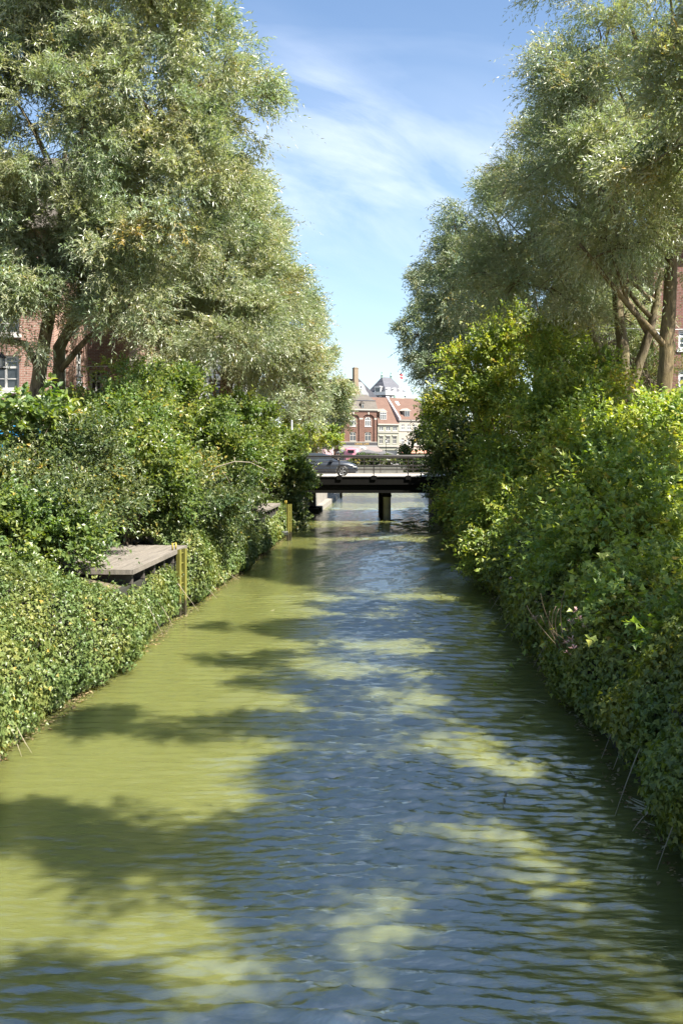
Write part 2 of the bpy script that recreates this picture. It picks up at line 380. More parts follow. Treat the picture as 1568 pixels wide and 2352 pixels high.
GROUND = 2.3
def willow(label, stems, blobs, nclump, P_, mat='willow', bark='bark', size=(0.32, 0.6), seed=1, nlimb=16, group='willows along the canal', cut=True, brad=(0.6, 1.2)):
    """stems: list of (points, radii). Limbs leave the top of the stems and branch to the clumps."""
    global rng; rng = np.random.default_rng(seed); rd = random.Random(seed)
    root = thing('willow_tree', label, 'tree', tuple(stems[0][0][0]), 0, group)
    off = np.array(stems[0][0][0])
    tb = MB(); lb = MB(); tops = []
    for pts, rad in stems:
        pts = [Vector(p) for p in pts]
        # wobble between the given points
        fine = []; fr = []
        for i in range(len(pts) - 1):
            for k in range(4):
                t = k / 4; q = pts[i].lerp(pts[i + 1], t) + Vector((rd.uniform(-.5, .5), rd.uniform(-.5, .5), 0)) * rad[i] * (0.22 if i + k else 0)
                fine.append(q); fr.append((rad[i] * (1 - t) + rad[i + 1] * t) * rd.uniform(0.95, 1.07))
        fine.append(pts[-1]); fr.append(rad[-1])
        tb.tube([q - Vector(off) for q in fine], fr, 12)
        tops.append((fine, fr))
    BC, BO = pick_clumps(blobs, max(12, nclump // 6), 0.45, 0.66)
    C, O, ct = boughs(BC, BO, 6, brad, 0.85, 0.3); nclump = len(C)
    sz = rng.uniform(size[0], size[1], nclump)
    # limbs towards the blobs, then a finer branch from the nearest limb point to each clump
    nodes = []; pool = [i for rr in range(5) for i, st_ in enumerate(stems) if st_[1][0] > .22 or rr == 2]
    for k in range(nlimb):
        b = blobs[k % len(blobs)]; fine, fr = tops[pool[k % len(pool)]]
        j = rd.randint(max(1, int(len(fine) * 0.62)), len(fine) - 1); a = fine[j]
        e = Vector(b[:3]) + Vector((rd.uniform(-.6, .6) * b[3], rd.uniform(-.6, .6) * b[4], rd.uniform(-.3, .75) * b[5]))
        mid = a.lerp(e, 0.45) + Vector((0, 0, 0.16 * (e - a).length)) + Vector((rd.uniform(-.4, .4), rd.uniform(-.4, .4), rd.uniform(-.2, .2)))
        path = bez(a, mid, e, 9); r0 = min(fr[j] * 0.7, 0.05 + 0.014 * (e - a).length) * (1 if cut else 0.4)
        path = [q + Vector((rd.uniform(-1, 1), rd.uniform(-1, 1), rd.uniform(-1, 1))) * (0.07 if 0 < i < 8 else 0) for i, q in enumerate(path)]
        lb.tube([q - Vector(off) for q in path], [r0 * (1 - 0.8 * i / 8) for i in range(9)], 7)
        nodes += path[3:]
    NA = np.array([tuple(q) for q in nodes])
    for c in C[:: max(1, nclump // 150)]:
        j = int(np.argmin(((NA - c) ** 2).sum(1) + 1.5 * np.maximum(0, NA[:, 2] - c[2]))); a = Vector(NA[j]); e = Vector(c)
        if (e - a).length > 4.5: continue
        path = bez(a, a.lerp(e, 0.5) + Vector((rd.uniform(-.2, .2), rd.uniform(-.2, .2), 0.18 * (e - a).length)), e, 6)
        lb.tube([q - Vector(off) for q in path], [0.035 * (1 - 0.7 * i / 5) for i in range(6)], 5, cap=False)
    tb.build('trunk', M[bark], root); lb.build('limbs', M[bark], root)
    ns = len(BC); q = dict(P_); q.update(nt=2, nl=18, tlen=P_['tlen'] * (2.3 if P_['W'] < .036 else 1.5), jitter=.35, updir=.25, droop=.5, tlean=.75)
    a = [crown_parts(C, O, sz, P_, ct, cut), sprays(BC + BO * .3 * brad[1], unit(BO + rdir(ns) * .5), np.full(ns, brad[1] * .5), **q)]
    parts = leaves_mesh('crown', *[np.concatenate(x) for x in zip(*a)], 'lance')
    o = link_mesh('crown', parts, M[mat], root)
    o.location = tuple(-off)
    return root

def B(xd, yd, d, rx, ry, rd=None):
    p = at(xd, yd, d); k = d / FPX
    return (p.x, p.y, p.z, rx * k, (rd if rd else max(rx, ry) * k * 0.85), ry * k)
def auto_stem(x, y, h, r, lean=(0, 0)):
    return ([(x, y, GROUND - .3), (x + lean[0] * .3, y + lean[1] * .3, GROUND + h * .35), (x + lean[0] * .65, y + lean[1] * .65, GROUND + h * .7), (x + lean[0], y + lean[1], GROUND + h)],
            [r * 1.25, r, r * .85, r * .6])

def shrub(name, label, cat, blobs, nclump, P_, mat, shape='oval', size=(0.35, 0.6), seed=1, group=None, base=None, nstem=7, deep=0.7, bough=1.0, shoots=0.25):
    global rng; rng = np.random.default_rng(seed); rd = random.Random(seed)
    bx = sum(b[0] for b in blobs) / len(blobs); by = sum(b[1] for b in blobs) / len(blobs)
    if base is None: base = (bx, by, ground_z(bx, by))
    root = thing(name, label, cat, base, 0, group)
    BC, BO = pick_clumps(blobs, max(8, int(nclump * 0.85) // 6), 0.5, deep)
    C, O, ct = boughs(BC, BO, 6, (0.3 * bough, 0.75 * bough), 0.7, 0.4)
    ok = C[:, 2] > 0.15; C = C[ok]; O = O[ok]; ct = ct[ok]
    sz = rng.uniform(size[0], size[1], len(C))
    st = MB(); bv = Vector(base)
    for k in range(nstem):
        b = blobs[k % len(blobs)]
        e = Vector(b[:3]) + Vector((rd.uniform(-.7, .7) * b[3], rd.uniform(-.7, .7) * b[4], rd.uniform(0, .8) * b[5]))
        a = bv + Vector((rd.uniform(-.25, .25), rd.uniform(-.25, .25), -0.1))
        path = bez(a, a.lerp(e, .4) + Vector((0, 0, (e - a).length * .25)), e, 7)
        st.tube([q - bv for q in path], [0.045 * (1 - .8 * i / 6) for i in range(7)], 6)
    for c in C[:: max(1, len(C) // 40)]:
        e = Vector(c); a = Vector(blobs[rd.randrange(len(blobs))][:3])
        if (e - a).length > 2.5: continue
        st.tube([q - bv for q in bez(a, a.lerp(e, .5) + Vector((0, 0, .15)), e, 5)], [0.016, .013, .011, .008, .005], 5, cap=False)
    st.build('stems', M['twig'], root)
    # long shoots that stand out from the mass
    ns = int(len(BC) * shoots * 4)
    if ns:
        k = rng.integers(0, len(BC), ns); q = dict(P_); q.update(nt=1, nl=16, tlen=P_['tlen'] * 2.4, jitter=.35, updir=.55, droop=.35, tlean=.5)
        a = [crown_parts(C, O, sz, P_, ct), sprays(BC[k] + BO[k] * .25 + rdir(ns) * .3, unit(BO[k] + rdir(ns) * .5), np.full(ns, .3), **q)]
        me = leaves_mesh('foliage', *[np.concatenate(x) for x in zip(*a)], shape)
    else: me = crown_mesh('foliage', C, O, sz, P_, shape, True, ct)
    o = link_mesh('foliage', me, M[mat], root); o.location = tuple(-bv)
    return root

# ------------------------------------------------------------------ setting: ground, water, banks
BANK_END = 94.0                              # where the left quay turns away
def bank_profile(t):                         # height of the ground t metres behind the canal wall
    return float(np.interp(t, [0, 1.2, 3.0, 5.0, 400], [1.35, 1.6, 2.0, 2.3, 2.3]))
def ground_z(x, y):
    t = abs(x - CX(y)) - HW
    return bank_profile(max(t, 0))
M['ground'] = plain('trodden_earth', (0.115, 0.095, 0.06), 0.95, 0, 0.4, 1.5, 0.4)
M['paving'] = plain('street_paving', (0.17, 0.16, 0.145), 0.85, 0, 0.15, 0.6, 0.1)
def ground_sheet():
    V = []; F = []
    ts = [0, 0.6, 1.2, 2.1, 3.0, 4.0, 5.0, 15, 60, 400]
    for side, ymax in ((-1, BANK_END), (1, 150.0)):
        ys = list(np.linspace(-40, ymax, 40)); o = len(V)
        for y in ys:
            for t in ts: V.append((CX(y) + side * (HW + t), y, bank_profile(t)))
        n = len(ts)
        for i in range(len(ys) - 1):
            for j in range(n - 1):
                q = (o + i * n + j, o + (i + 1) * n + j, o + (i + 1) * n + j + 1, o + i * n + j + 1)
                F.append(q if side < 0 else q[::-1])
    o = len(V)                                # beyond the basin, out to the horizon
    for y in (150.0, 400.0, 1500.0, 4000.0):
        for x in (-2500, -60, 60, 2500): V.append((x, y, 2.0))
    for i in range(3):
        for j in range(3): F.append((o + i * 4 + j, o + i * 4 + j + 1, o + (i + 1) * 4 + j + 1, o + (i + 1) * 4 + j))
    me = bpy.data.meshes.new('ground'); me.from_pydata(V, [], F); me.update()
    g = link_mesh('ground', me, M['ground']); tag(g, kind='structure')
    mb = MB(); mb.quad((-90, 149.9, 2.006), (90, 149.9, 2.006), (90, 320, 2.006), (-90, 320, 2.006))
    tag(mb.build('plaza', M['paving']), kind='structure')
ground_sheet()

def canal_walls():
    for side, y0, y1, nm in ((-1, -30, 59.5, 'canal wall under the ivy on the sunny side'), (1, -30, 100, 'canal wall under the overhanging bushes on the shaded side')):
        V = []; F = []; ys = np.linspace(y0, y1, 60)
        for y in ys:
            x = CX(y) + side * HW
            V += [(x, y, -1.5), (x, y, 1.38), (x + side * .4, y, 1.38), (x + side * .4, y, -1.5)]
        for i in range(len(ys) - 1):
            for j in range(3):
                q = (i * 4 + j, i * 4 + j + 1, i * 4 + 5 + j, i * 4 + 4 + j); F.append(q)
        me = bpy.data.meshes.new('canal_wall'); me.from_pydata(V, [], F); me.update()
        tag(link_mesh('canal_wall', me, M['darkwall']), 'dark concrete ' + nm, 'wall')
canal_walls()

def water():
    ys = np.concatenate([np.arange(4.5, 14, 0.030), np.arange(14, 30, 0.055), np.arange(30, 75, 0.12), np.linspace(75, 160, 120)])
    xs = np.linspace(-HW - .3, HW + .3, 170)
    X = np.repeat(xs[None], len(ys), 0); Y = np.repeat(ys[:, None], len(xs), 1)
    X = X + CX(Y)
    # past the bridge the sheet widens into the basin
    wide = np.clip((Y - 90) / 12, 0, 1); X = CX(Y) + (X - CX(Y)) * (1 + 11 * wide)
    r = np.random.default_rng(11); Z = np.zeros_like(X)
    amp_mod = 0.75 + 0.45 * np.sin(X * .55 + Y * .23 + 1.0) * np.sin(Y * .31 - X * .2)
    calm = np.clip((X - CX(Y) + 2.6) / 3.2, 0.40, 1.0)                # stiller along the sheltered left bank
    for k in range(70):
        lam = 0.075 * (5.5 ** r.uniform(0, 1)); th = r.normal(0, 0.20) + 0.06
        kk = 2 * math.pi / lam; a = 0.0150 * lam ** 0.66 * r.uniform(0.4, 1.2)
        fade = np.clip((lam - 2.2 * np.interp(Y, [4, 14, 14.01, 30, 30.01, 75, 160], [.03, .03, .055, .055, .12, .12, .7])) / (0.4 * lam), 0, 1)
        ph = kk * (np.sin(th) * X + np.cos(th) * Y) + r.uniform(0, 6.28) + 0.7 * np.sin(X * r.normal(0, .35) + Y * r.normal(0, .4) + r.uniform(0, 6))
        Z += a * fade * np.sin(ph)
    Z *= amp_mod * calm
    n = len(xs); V = np.stack([X, Y, Z], -1).reshape(-1, 3)
    i, j = np.meshgrid(np.arange(len(ys) - 1), np.arange(n - 1), indexing='ij')
    a = (i * n + j).ravel(); F = np.stack([a, a + 1, a + n + 1, a + n], 1)
    t = NT('canal_water'); o = t.obj()
    b1 = t.noise(t.scaled(o, (2.2, 7.5, 1)), 1.6, 4, 0.6, 0.3); b2 = t.noise(t.scaled(o, (4, 13, 1)), 2.2, 3, 0.6, 0.2)
    h = t.math('ADD', t.math('MULTIPLY', b1, 0.7), t.math('MULTIPLY', b2, 0.3))
    murk = t.noise(t.scaled(o, (0.5, 0.25, 1)), 1.0, 4, 0.6, 0.8)
    base = t.mix(murk, (0.104, 0.114, 0.033, 1), (0.137, 0.143, 0.047, 1))
    p = t.principled(base, 0.008, 0, 0.5, t.bump(h, 0.38, 0.05)); p.inputs['IOR'].default_value = 3.5
    p.subsurface_method = 'BURLEY'; p.inputs['Subsurface Weight'].default_value = 0.8; p.inputs['Subsurface Radius'].default_value = (1.0, 0.9, 0.4); p.inputs['Subsurface Scale'].default_value = 0.16
    m = t.done(p.outputs[0])
    tag(link_mesh('water', np_mesh('water', V, F, None, True), m), kind='structure')
    # the rest of the canal and basin, out of the detailed sheet
    mb = MB(); mb.quad((-70, 160, 0), (90, 160, 0), (90, 152, 0), (-70, 152, 0))
    mb.v = [(x, y, -0.05) for x, y, z in [(-400, 160, 0), (400, 160, 0), (400, 94, 0), (-400, 94, 0)]]; mb.f = [(0, 3, 2, 1)]
    mb.add([(CX(-40) - HW, -40, -.002), (CX(-40) + HW, -40, -.002), (CX(4.5) + HW, 4.5, -.002), (CX(4.5) - HW, 4.5, -.002)], [(0, 1, 2, 3)])
    tag(mb.build('canal_bed_water', m), kind='structure')
water()

# ------------------------------------------------------------------ ivy and bank cover
def ivy(label, side, y0, y1, prof, n, mat, L, seed, group, amp=0.22, shape='lobed', cat='ivy', name='ivy_mat', skip=None, body='soil', taper=None):
    """A skin of leaves over a bank: prof lists (metres in from the wall face towards the land, height)."""
    global rng; rng = np.random.default_rng(seed)
    pr = np.array(prof, float); seg = np.linalg.norm(np.diff(pr, axis=0), axis=1); cum = np.concatenate([[0], np.cumsum(seg)])
    def surf(y, s, push=0.0):
        a = np.interp(s, cum, pr[:, 0]); z = np.interp(s, cum, pr[:, 1])
        if taper: z = z * np.interp(y, *taper)
        e = 0.05; ta = (np.interp(s + e, cum, pr[:, 0]) - np.interp(s - e, cum, pr[:, 0])); tz = (np.interp(s + e, cum, pr[:, 1]) - np.interp(s - e, cum, pr[:, 1]))
        ln = np.maximum(np.hypot(ta, tz), 1e-6); na = -tz / ln; nz = ta / ln        # outwards: to the water and up
        x = CX(y) + side * (HW + a)
        Q = np.stack([x, y, z], 1)
        edge = np.clip(np.minimum(y - y0, y1 - y) / 0.7, 0, 1)
        w = (lump(Q, seed, 1.5) + 0.55 * lump(Q, seed + 5, 3.6)) * amp * np.clip(s / 0.5, 0.3, 1) + push - (1 - edge) ** 2 * 0.5
        Nn = np.stack([side * na, np.zeros_like(na), nz], 1)
        Q = Q + Nn * w[:, None]
        return Q, Nn
    wy = 1 / np.linspace(y0, y1, 200) ** 1.15; cy = np.cumsum(wy); cy = cy / cy[-1]
    y = np.interp(rng.uniform(0, 1, n), cy, np.linspace(y0, y1, 200)); s = rng.uniform(0, cum[-1], n)
    Q, Nn = surf(y, s, 0); e = 0.06
    Qy, _ = surf(y + e, s); Qs, _ = surf(y, s + e)
    Nr = unit(np.cross(Qy - Q, Qs - Q)); Nr *= np.sign((Nr * Nn).sum(1))[:, None]
    Q = Q + Nr * (rng.uniform(-0.20, 0.07, n) + np.abs(rng.normal(0, .05, n)))[:, None]
    N = unit(Nr * 0.9 + rdir(n) * 0.55 + np.array([0, 0, .25])); D = unit(rdir(n) * 0.6 + np.array([0, 0, -0.75]) + Nr * .25)
    tone = np.clip(0.45 + 0.22 * lump(Q, seed + 9, 1.1) + rng.normal(0, .2, n), 0, 1)
    Ls = L * rng.uniform(.6, 1.25, n) * np.interp(y, [8, 20, 60], [.9, 1.0, 1.6])
    ok = Q[:, 2] > 0.05 + 0.16 * (1 + lump(Q * np.array([0, 1, 0]), seed + 3, 2.6)) * rng.uniform(.4, 1.2, n)
    if skip is not None: ok &= ~skip(Q)
    root = thing(name, label, cat, (CX((y0 + y1) / 2) + side * HW, (y0 + y1) / 2, 1.2), 0, group); off = np.array(root.location)
    o = link_mesh('leaves', leaves_mesh('leaves', Q[ok] - off, D[ok], N[ok], Ls[ok], Ls[ok] * .95, tone[ok], shape), M[mat], root)
    # dark inner sheet of soil and stems, added under the leaves to block light
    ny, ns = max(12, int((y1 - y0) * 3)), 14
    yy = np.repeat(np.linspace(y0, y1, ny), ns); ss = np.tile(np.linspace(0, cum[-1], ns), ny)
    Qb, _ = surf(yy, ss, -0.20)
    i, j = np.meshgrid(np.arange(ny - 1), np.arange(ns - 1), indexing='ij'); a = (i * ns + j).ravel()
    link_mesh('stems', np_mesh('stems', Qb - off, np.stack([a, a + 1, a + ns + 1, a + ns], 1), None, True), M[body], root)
    return root

# ------------------------------------------------------------------ more materials
M['brick'] = brick_mat('red_brick', (0.37, 0.195, 0.148), (0.28, 0.135, 0.10), (0.48, 0.41, 0.35))
M['brick_shaded'] = brick_mat('shaded_red_brick', (0.22, 0.095, 0.075), (0.16, 0.07, 0.055), (0.24, 0.19, 0.16))  # red brick with the shade of the trees put into its colour
M['brick_far'] = brick_mat('cafe_brick', (0.165, 0.088, 0.063), (0.11, 0.056, 0.041), (0.18, 0.13, 0.105), 0.12, 0.4)
M['white'] = plain('white_paint', (0.62, 0.61, 0.58), 0.5, 0, 0.06)
M['stone'] = plain('pale_stone', (0.34, 0.315, 0.27), 0.85, 0, 0.12)
M['cream'] = plain('cream_render', (0.32, 0.285, 0.235), 0.85, 0, 0.07, 0.7)
M['greenish'] = plain('pale_green_render', (0.215, 0.215, 0.165), 0.85, 0, 0.08, 0.7)
M['greywall'] = plain('grey_render', (0.28, 0.285, 0.285), 0.85, 0, 0.08)
M['mauve'] = plain('lilac_grey_render', (0.36, 0.32, 0.32), 0.85, 0, 0.1)
M['tile'] = rooftile_mat('orange_roof_tile', (0.105, 0.060, 0.043), (0.15, 0.088, 0.065))
M['slate'] = rooftile_mat('grey_brown_slate', (0.085, 0.075, 0.062), (0.135, 0.117, 0.098), 0.25, 0.5)
M['darkslate'] = rooftile_mat('dark_slate', (0.075, 0.078, 0.09), (0.12, 0.12, 0.135), 0.3, 0.5)
M['brownroof'] = rooftile_mat('brown_roof', (0.16, 0.125, 0.085), (0.21, 0.165, 0.115), 0.3, 0.5)
M['chim'] = plain('tan_chimney_brick', (0.23, 0.175, 0.115), 0.9, 0, 0.15, 1.5)
M['copper'] = plain('verdigris_copper', (0.27, 0.40, 0.33), 0.7, 0, 0.25)
M['glass'] = glass_mat('window_glass')
M['carglass'] = glass_mat('car_glass', (0.02, 0.025, 0.03), 0.03)
M['black'] = plain('black_paint', (0.018, 0.018, 0.017), 0.5, 0, 0.3)
M['iron'] = plain('dark_painted_steel', (0.006, 0.0058, 0.005), 0.8, 0, 0.3, 3, 0.1, 0.1)
M['railpaint'] = plain('dark_brown_rail_paint', (0.022, 0.018, 0.015), 0.5, 0, 0.25, 3)
M['asphalt'] = plain('asphalt', (0.055, 0.053, 0.05), 0.9, 0, 0.2, 8, 0.2)
M['piergrey'] = plain('weathered_pier_concrete', (0.34, 0.33, 0.30), 0.85, 0, 0.35, 1.6, 0.3)
M['quaystone'] = plain('grey_quay_stone', (0.17, 0.16, 0.14), 0.9, 0, 0.3, 0.8)
M['sunlit_road'] = plain('sunlit_road_surface', (0.36, 0.34, 0.31), 0.9, 0, 0.1, 3)  # pale look of sunlit asphalt at a low angle, put into the colour
M['kerb'] = plain('pale_kerb_stone', (0.52, 0.49, 0.43), 0.85, 0, 0.12)
M['awning'] = plain('taupe_awning', (0.15, 0.125, 0.115), 0.85, 0, 0.05)
M['sign'] = plain('charcoal_signboard', (0.045, 0.042, 0.042), 0.5, 0, 0.2)
M['gold'] = plain('gold_lettering', (0.55, 0.36, 0.12), 0.4, 0.3, 0.1)
M['yellow'] = plain('yellow_paint', (0.36, 0.28, 0.035), 0.5, 0, 0.28, 3)
M['plank'] = plain('bleached_planks', (0.17, 0.15, 0.125), 0.85, 0, 0.42, 1.2, 0.3, 0.4, (7, 0.5, 1))
M['beam'] = plain('dark_timber', (0.055, 0.047, 0.04), 0.85, 0, 0.35)
M['galv'] = plain('galvanised_steel', (0.34, 0.35, 0.36), 0.45, 0.7, 0.15)
M['pinkpaint'] = plain('pink_paint', (0.52, 0.19, 0.24), 0.5, 0, 0.06)
M['greycloth'] = plain('grey_canvas', (0.09, 0.088, 0.086), 0.9, 0, 0.08)
M['creamcloth'] = plain('cream_canvas', (0.42, 0.39, 0.34), 0.9, 0, 0.08)
M['orange'] = plain('orange_panel', (0.75, 0.16, 0.03), 0.6, 0, 0.08)
M['blue'] = plain('blue_tarpaulin', (0.03, 0.27, 0.58), 0.5, 0, 0.12)
M['redcloth'] = plain('red_cloth', (0.60, 0.04, 0.05), 0.8, 0, 0.05)
M['bluewhite'] = plain('white_sheet', (0.72, 0.74, 0.76), 0.6, 0, 0.05)
M['skin'] = plain('skin', (0.50, 0.31, 0.23), 0.6, 0, 0.05)
M['hair'] = plain('dark_hair', (0.025, 0.018, 0.014), 0.6, 0, 0.2)
M['navy'] = plain('navy_cloth', (0.035, 0.045, 0.08), 0.9, 0, 0.1)
M['tan'] = plain('tan_cloth', (0.42, 0.33, 0.23), 0.9, 0, 0.1)

# ------------------------------------------------------------------ the road bridge
BY0, BY1, BZ = 60.0, 70.6, 2.75
def bridge():
    root = thing('road_bridge', 'low black road bridge across the canal carried on a round grey pier', 'bridge', (2.0, BY0, 0))
    def L(x, y, z): return (x - 2.0, y - BY0, z)
    X0, X1 = -11.0, 15.0
    def bx(m, x0, x1, y0, y1, z0, z1): m.box(x0 - 2, x1 - 2, y0 - BY0, y1 - BY0, z0, z1); return m
    m = MB(); bx(m, X0, X1, BY0 + .12, BY0 + .62, 1.74, 2.25); bx(m, X0, X1, BY1 - .6, BY1 - .1, 1.74, 2.25)
    for k in range(3): bx(m, X0, X1, BY0 + 2.6 + 2.4 * k, BY0 + 3.0 + 2.4 * k, 1.78, 2.25)
    m.build('girder', M['iron'], root)
    m = MB(); bx(m, X0, X1, BY0 - .02, BY1 + .02, 2.251, 2.66); m.build('deck_slab', M['iron'], root)
    m = MB(); bx(m, X0, X1, BY0 - .06, BY0 + .22, 2.661, 2.735); m.build('edge_beam', M['iron'], root)
    m = MB(); bx(m, X0, X1, BY0 + .222, BY0 + 1.15, 2.661, 2.75); bx(m, X0, X1, BY1 - 1.2, BY1, 2.661, 2.75); m.build('pavement', M['kerb'], root)
    m = MB(); bx(m, X0, X1, BY0 + 1.151, BY1 - 1.201, 2.661, 2.672); m.build('carriageway', M['sunlit_road'], root)
    for x in np.arange(-10.48, 14.9, 2.07):
        m = MB(); bx(m, x - .16, x + .16, BY0 - .10, BY0 - .061, 2.55, 2.80); m.build('bracket', M['iron'], root)
    px = at(888, 1196, 62.2).x
    m = MB(); m.lathe([(.235, -1.5), (.235, 1.36), (.26, 1.37), (.26, 1.42)], 28, L(px, 62.0, 0)); m.build('pier', M['piergrey'], root)
    m = MB(); m.lathe([(.26, 1.421), (.29, 1.5), (.23, 1.739)], 28, L(px, 62.0, 0)); m.build('pier_head', M['iron'], root)
    m = MB(); m.lathe([(.30, -1.5), (.30, 1.42)], 28, L(px, 68.5, 0)); m.build('pier', M['darkconc'], root)
    for sx in (-1, 1):
        m = MB(); c = CX(BY0)
        a, b = (c - 4.75, c - 4.25) if sx < 0 else (c + 4.15, c + 4.8)
        bx(m, a, b, BY0 - .3, BY1, -1.5, 1.735); m.build('abutment', M['darkconc'], root)
    # approach road on both sides
    m = MB(); m.box(-120, X0 - .002, BY0, BY1, 1.6, 2.72); m.box(X1 + .002, 120, BY0, BY1, 1.6, 2.72)
    tag(m.build('road', M['asphalt']), kind='structure')
bridge()

def railing(y, label, x0, x1, dx, xoff, levels, pw):
    root = thing('bridge_railing', label, 'railing', (xoff, y, BZ), 0, 'railings of the road bridge')
    for k in np.arange(math.ceil((x0 - xoff) / dx), math.floor((x1 - xoff) / dx) + 1):
        m = MB(); u = k * dx; m.box(u - pw, u + pw, -.03, .03, 0, 1.17); m.box(u - pw - .03, u + pw + .03, -.05, .05, 0, .02); m.build('post', M['railpaint'], root)
    m = MB(); m.tube([(x0 - xoff, 0, 1.20), (x1 - xoff, 0, 1.20)], .05, 8); m.build('handrail', M['railpaint'], root)
    for z in levels:
        m = MB(); m.box(x0 - xoff, x1 - xoff, -.056, -.031, z - .023, z + .023); m.build('rail', M['railpaint'], root)
railing(BY0 + .10, 'dark steel railing along the near edge of the road bridge, car behind it', -10.6, 14.8, 2.07, -0.13, (1.10, .62, .39, .20), .03)
railing(BY1 - .15, 'dark steel railing along the far edge of the road bridge, behind the car', -10.8, 14.8, 1.15, 1.6, (1.08, .80, .52, .26), .022)

# ------------------------------------------------------------------ the car
def car():
    cx = at(820, 1080, 62.6).x - 2.32
    root = thing('parked_car', 'blue-grey sloping-roofed car on the road bridge, front end past the leaves', 'car', (cx, 62.6, BZ - .078))
    paint = plain('blue_grey_car_paint', (0.032, 0.038, 0.05), 0.32, 0.2, 0.04, 0.5)
    # lower body: sections along the length
    S = [(-2.33, .70, .45, .80), (-2.22, .84, .32, 1.00), (-1.9, .90, .26, 1.03), (-1.3, .93, .22, .98), (-.5, .94, .20, .95), (.3, .94, .20, .95), (.9, .94, .20, .96),
         (1.35, .93, .22, .955), (1.75, .90, .24, .90), (2.1, .85, .25, .80), (2.27, .76, .28, .70), (2.34, .62, .36, .58)]
    V = []; F = []; n = 13
    for x, w, zl, zt in S:
        half = [(w * .90, zl), (w * .98, zl + .12), (w, zl + (zt - zl) * .45), (w * .985, zl + (zt - zl) * .72), (w * .93, zt - .06), (w * .80, zt)]
        ring = [(-a, b) for a, b in half] + [(0, zt + .025)] + [(a, b) for a, b in half[::-1]]
        for a, b in ring: V.append((x, a, b))
    for i in range(len(S) - 1):
        for k in range(n): F.append((i * n + k, i * n + (k + 1) % n, (i + 1) * n + (k + 1) % n, (i + 1) * n + k))
    m = MB(); m.add(V, F, True); m.add(V[:n], [tuple(range(n))], True); m.add(V[-n:], [tuple(range(n))[::-1]], True)
    body = m.build('body', paint, root)
    # wheel arches cut out
    cut = MB()
    for x in (-1.40, 1.38):
        for s in (-1, 1): cut.tube([(x, s * 1.2, .35), (x, s * .62, .35)], .395, 28)
    co = cut.build('arch_cutter', paint); 
    bm = body.modifiers.new('arches', 'BOOLEAN'); bm.operation = 'DIFFERENCE'; bm.object = co; bm.solver = 'EXACT'
    co.parent = root
    dg = bpy.context.evaluated_depsgraph_get(); me = bpy.data.meshes.new_from_object(body.evaluated_get(dg))
    body.modifiers.clear(); body.data = me; bpy.data.objects.remove(co)
    # greenhouse: roof over glass
    G = [(-2.18, .66, 1.01, 1.02), (-1.75, .64, .98, 1.22), (-1.1, .60, .95, 1.41), (-.5, .58, .94, 1.475), (.1, .57, .94, 1.46), (.55, .58, .94, 1.34), (1.0, .62, .95, 1.10), (1.22, .66, .95, .965)]
    V = []; F = []
    for x, w, zb, zt in G: V += [(x, -.86 + .02 * abs(x), zb), (x, -w - .02, max(zb, zt - .06)), (x, -w * .6, zt), (x, 0, zt + .015), (x, w * .6, zt), (x, w + .02, max(zb, zt - .06)), (x, .86 - .02 * abs(x), zb)]
    for i in range(len(G) - 1):
        for k in range(6): F.append((i * 7 + k, i * 7 + k + 1, (i + 1) * 7 + k + 1, (i + 1) * 7 + k))
    m = MB(); m.add(V, F, True); m.build('roof', paint, root)
    def side(x, z, s):                         # a point on the cabin flank
        k = (z - .94) / (1.42 - .94); return (x, s * (.862 - .262 * k + .006), z)
    for s in (-1, 1):
        m = MB()
        for poly in ([(.98, 1.0), (.52, 1.29), (.12, 1.385), (-.42, 1.39), (-.42, .985)], [(-.50, .985), (-.50, 1.39), (-1.0, 1.34), (-1.42, 1.22), (-1.55, 1.03)]):
            vs = [side(x, z, s) for x, z in poly]; m.add(vs, [tuple(range(len(vs)))])
        m.build('side_window', M['carglass'], root)
        m = MB(); m.box(.62, .82, s * .90 - .02, s * 1.06 + .02 if s > 0 else s * .90 + .02, .96, 1.08) if s > 0 else m.box(.62, .82, -1.08, -.88, .96, 1.08)
        m.build('mirror', paint, root, 0.03)
        m = MB(); m.box(-.18, .04, s * .945 - .012, s * .945 + .012, .80, .825); m.build('door_handle', M['galv'], root)
        for xx in (-.46, .62):
            m = MB(); m.box(xx - .006, xx + .006, s * .944 - .004, s * .944 + .004, .34, .90); m.build('door_seam', M['black'], root)
        m = MB(); m.box(-1.0, 1.0, s * .93 - .02, s * .93 + .02, .19, .30); m.build('sill_trim', M['black'], root)
        m = MB(); m.prism([(2.02, .70), (2.24, .66), (2.30, .60), (2.05, .60)], s * .845 - .03, s * .845 + .03); m.build('headlight', M['bluewhite'], root)
        m = MB(); m.prism([(-2.27, .82), (-2.05, .86), (-2.05, .80), (-2.27, .76)], s * .87 - .03, s * .87 + .03); m.build('tail_light', M['redcloth'], root)
    V = [(1.20, -.60, .985), (1.20, .60, .985), (.56, .52, 1.35), (.56, -.52, 1.35)]
    m = MB(); m.add([(x + .015, y, z + .022) for x, y, z in V], [(0, 1, 2, 3)]); m.build('windscreen', M['carglass'], root)
    m = MB(); m.box(2.30, 2.352, -.42, .42, .42, .54); m.build('grille', M['black'], root)
    m = MB(); m.box(2.353, 2.362, -.26, .26, .45, .56); m.build('number_plate', M['white'], root)
    m = MB(); m.box(2.08, 2.36, -.72, .72, .22, .30); m.build('front_lip', M['galv'], root, .02)
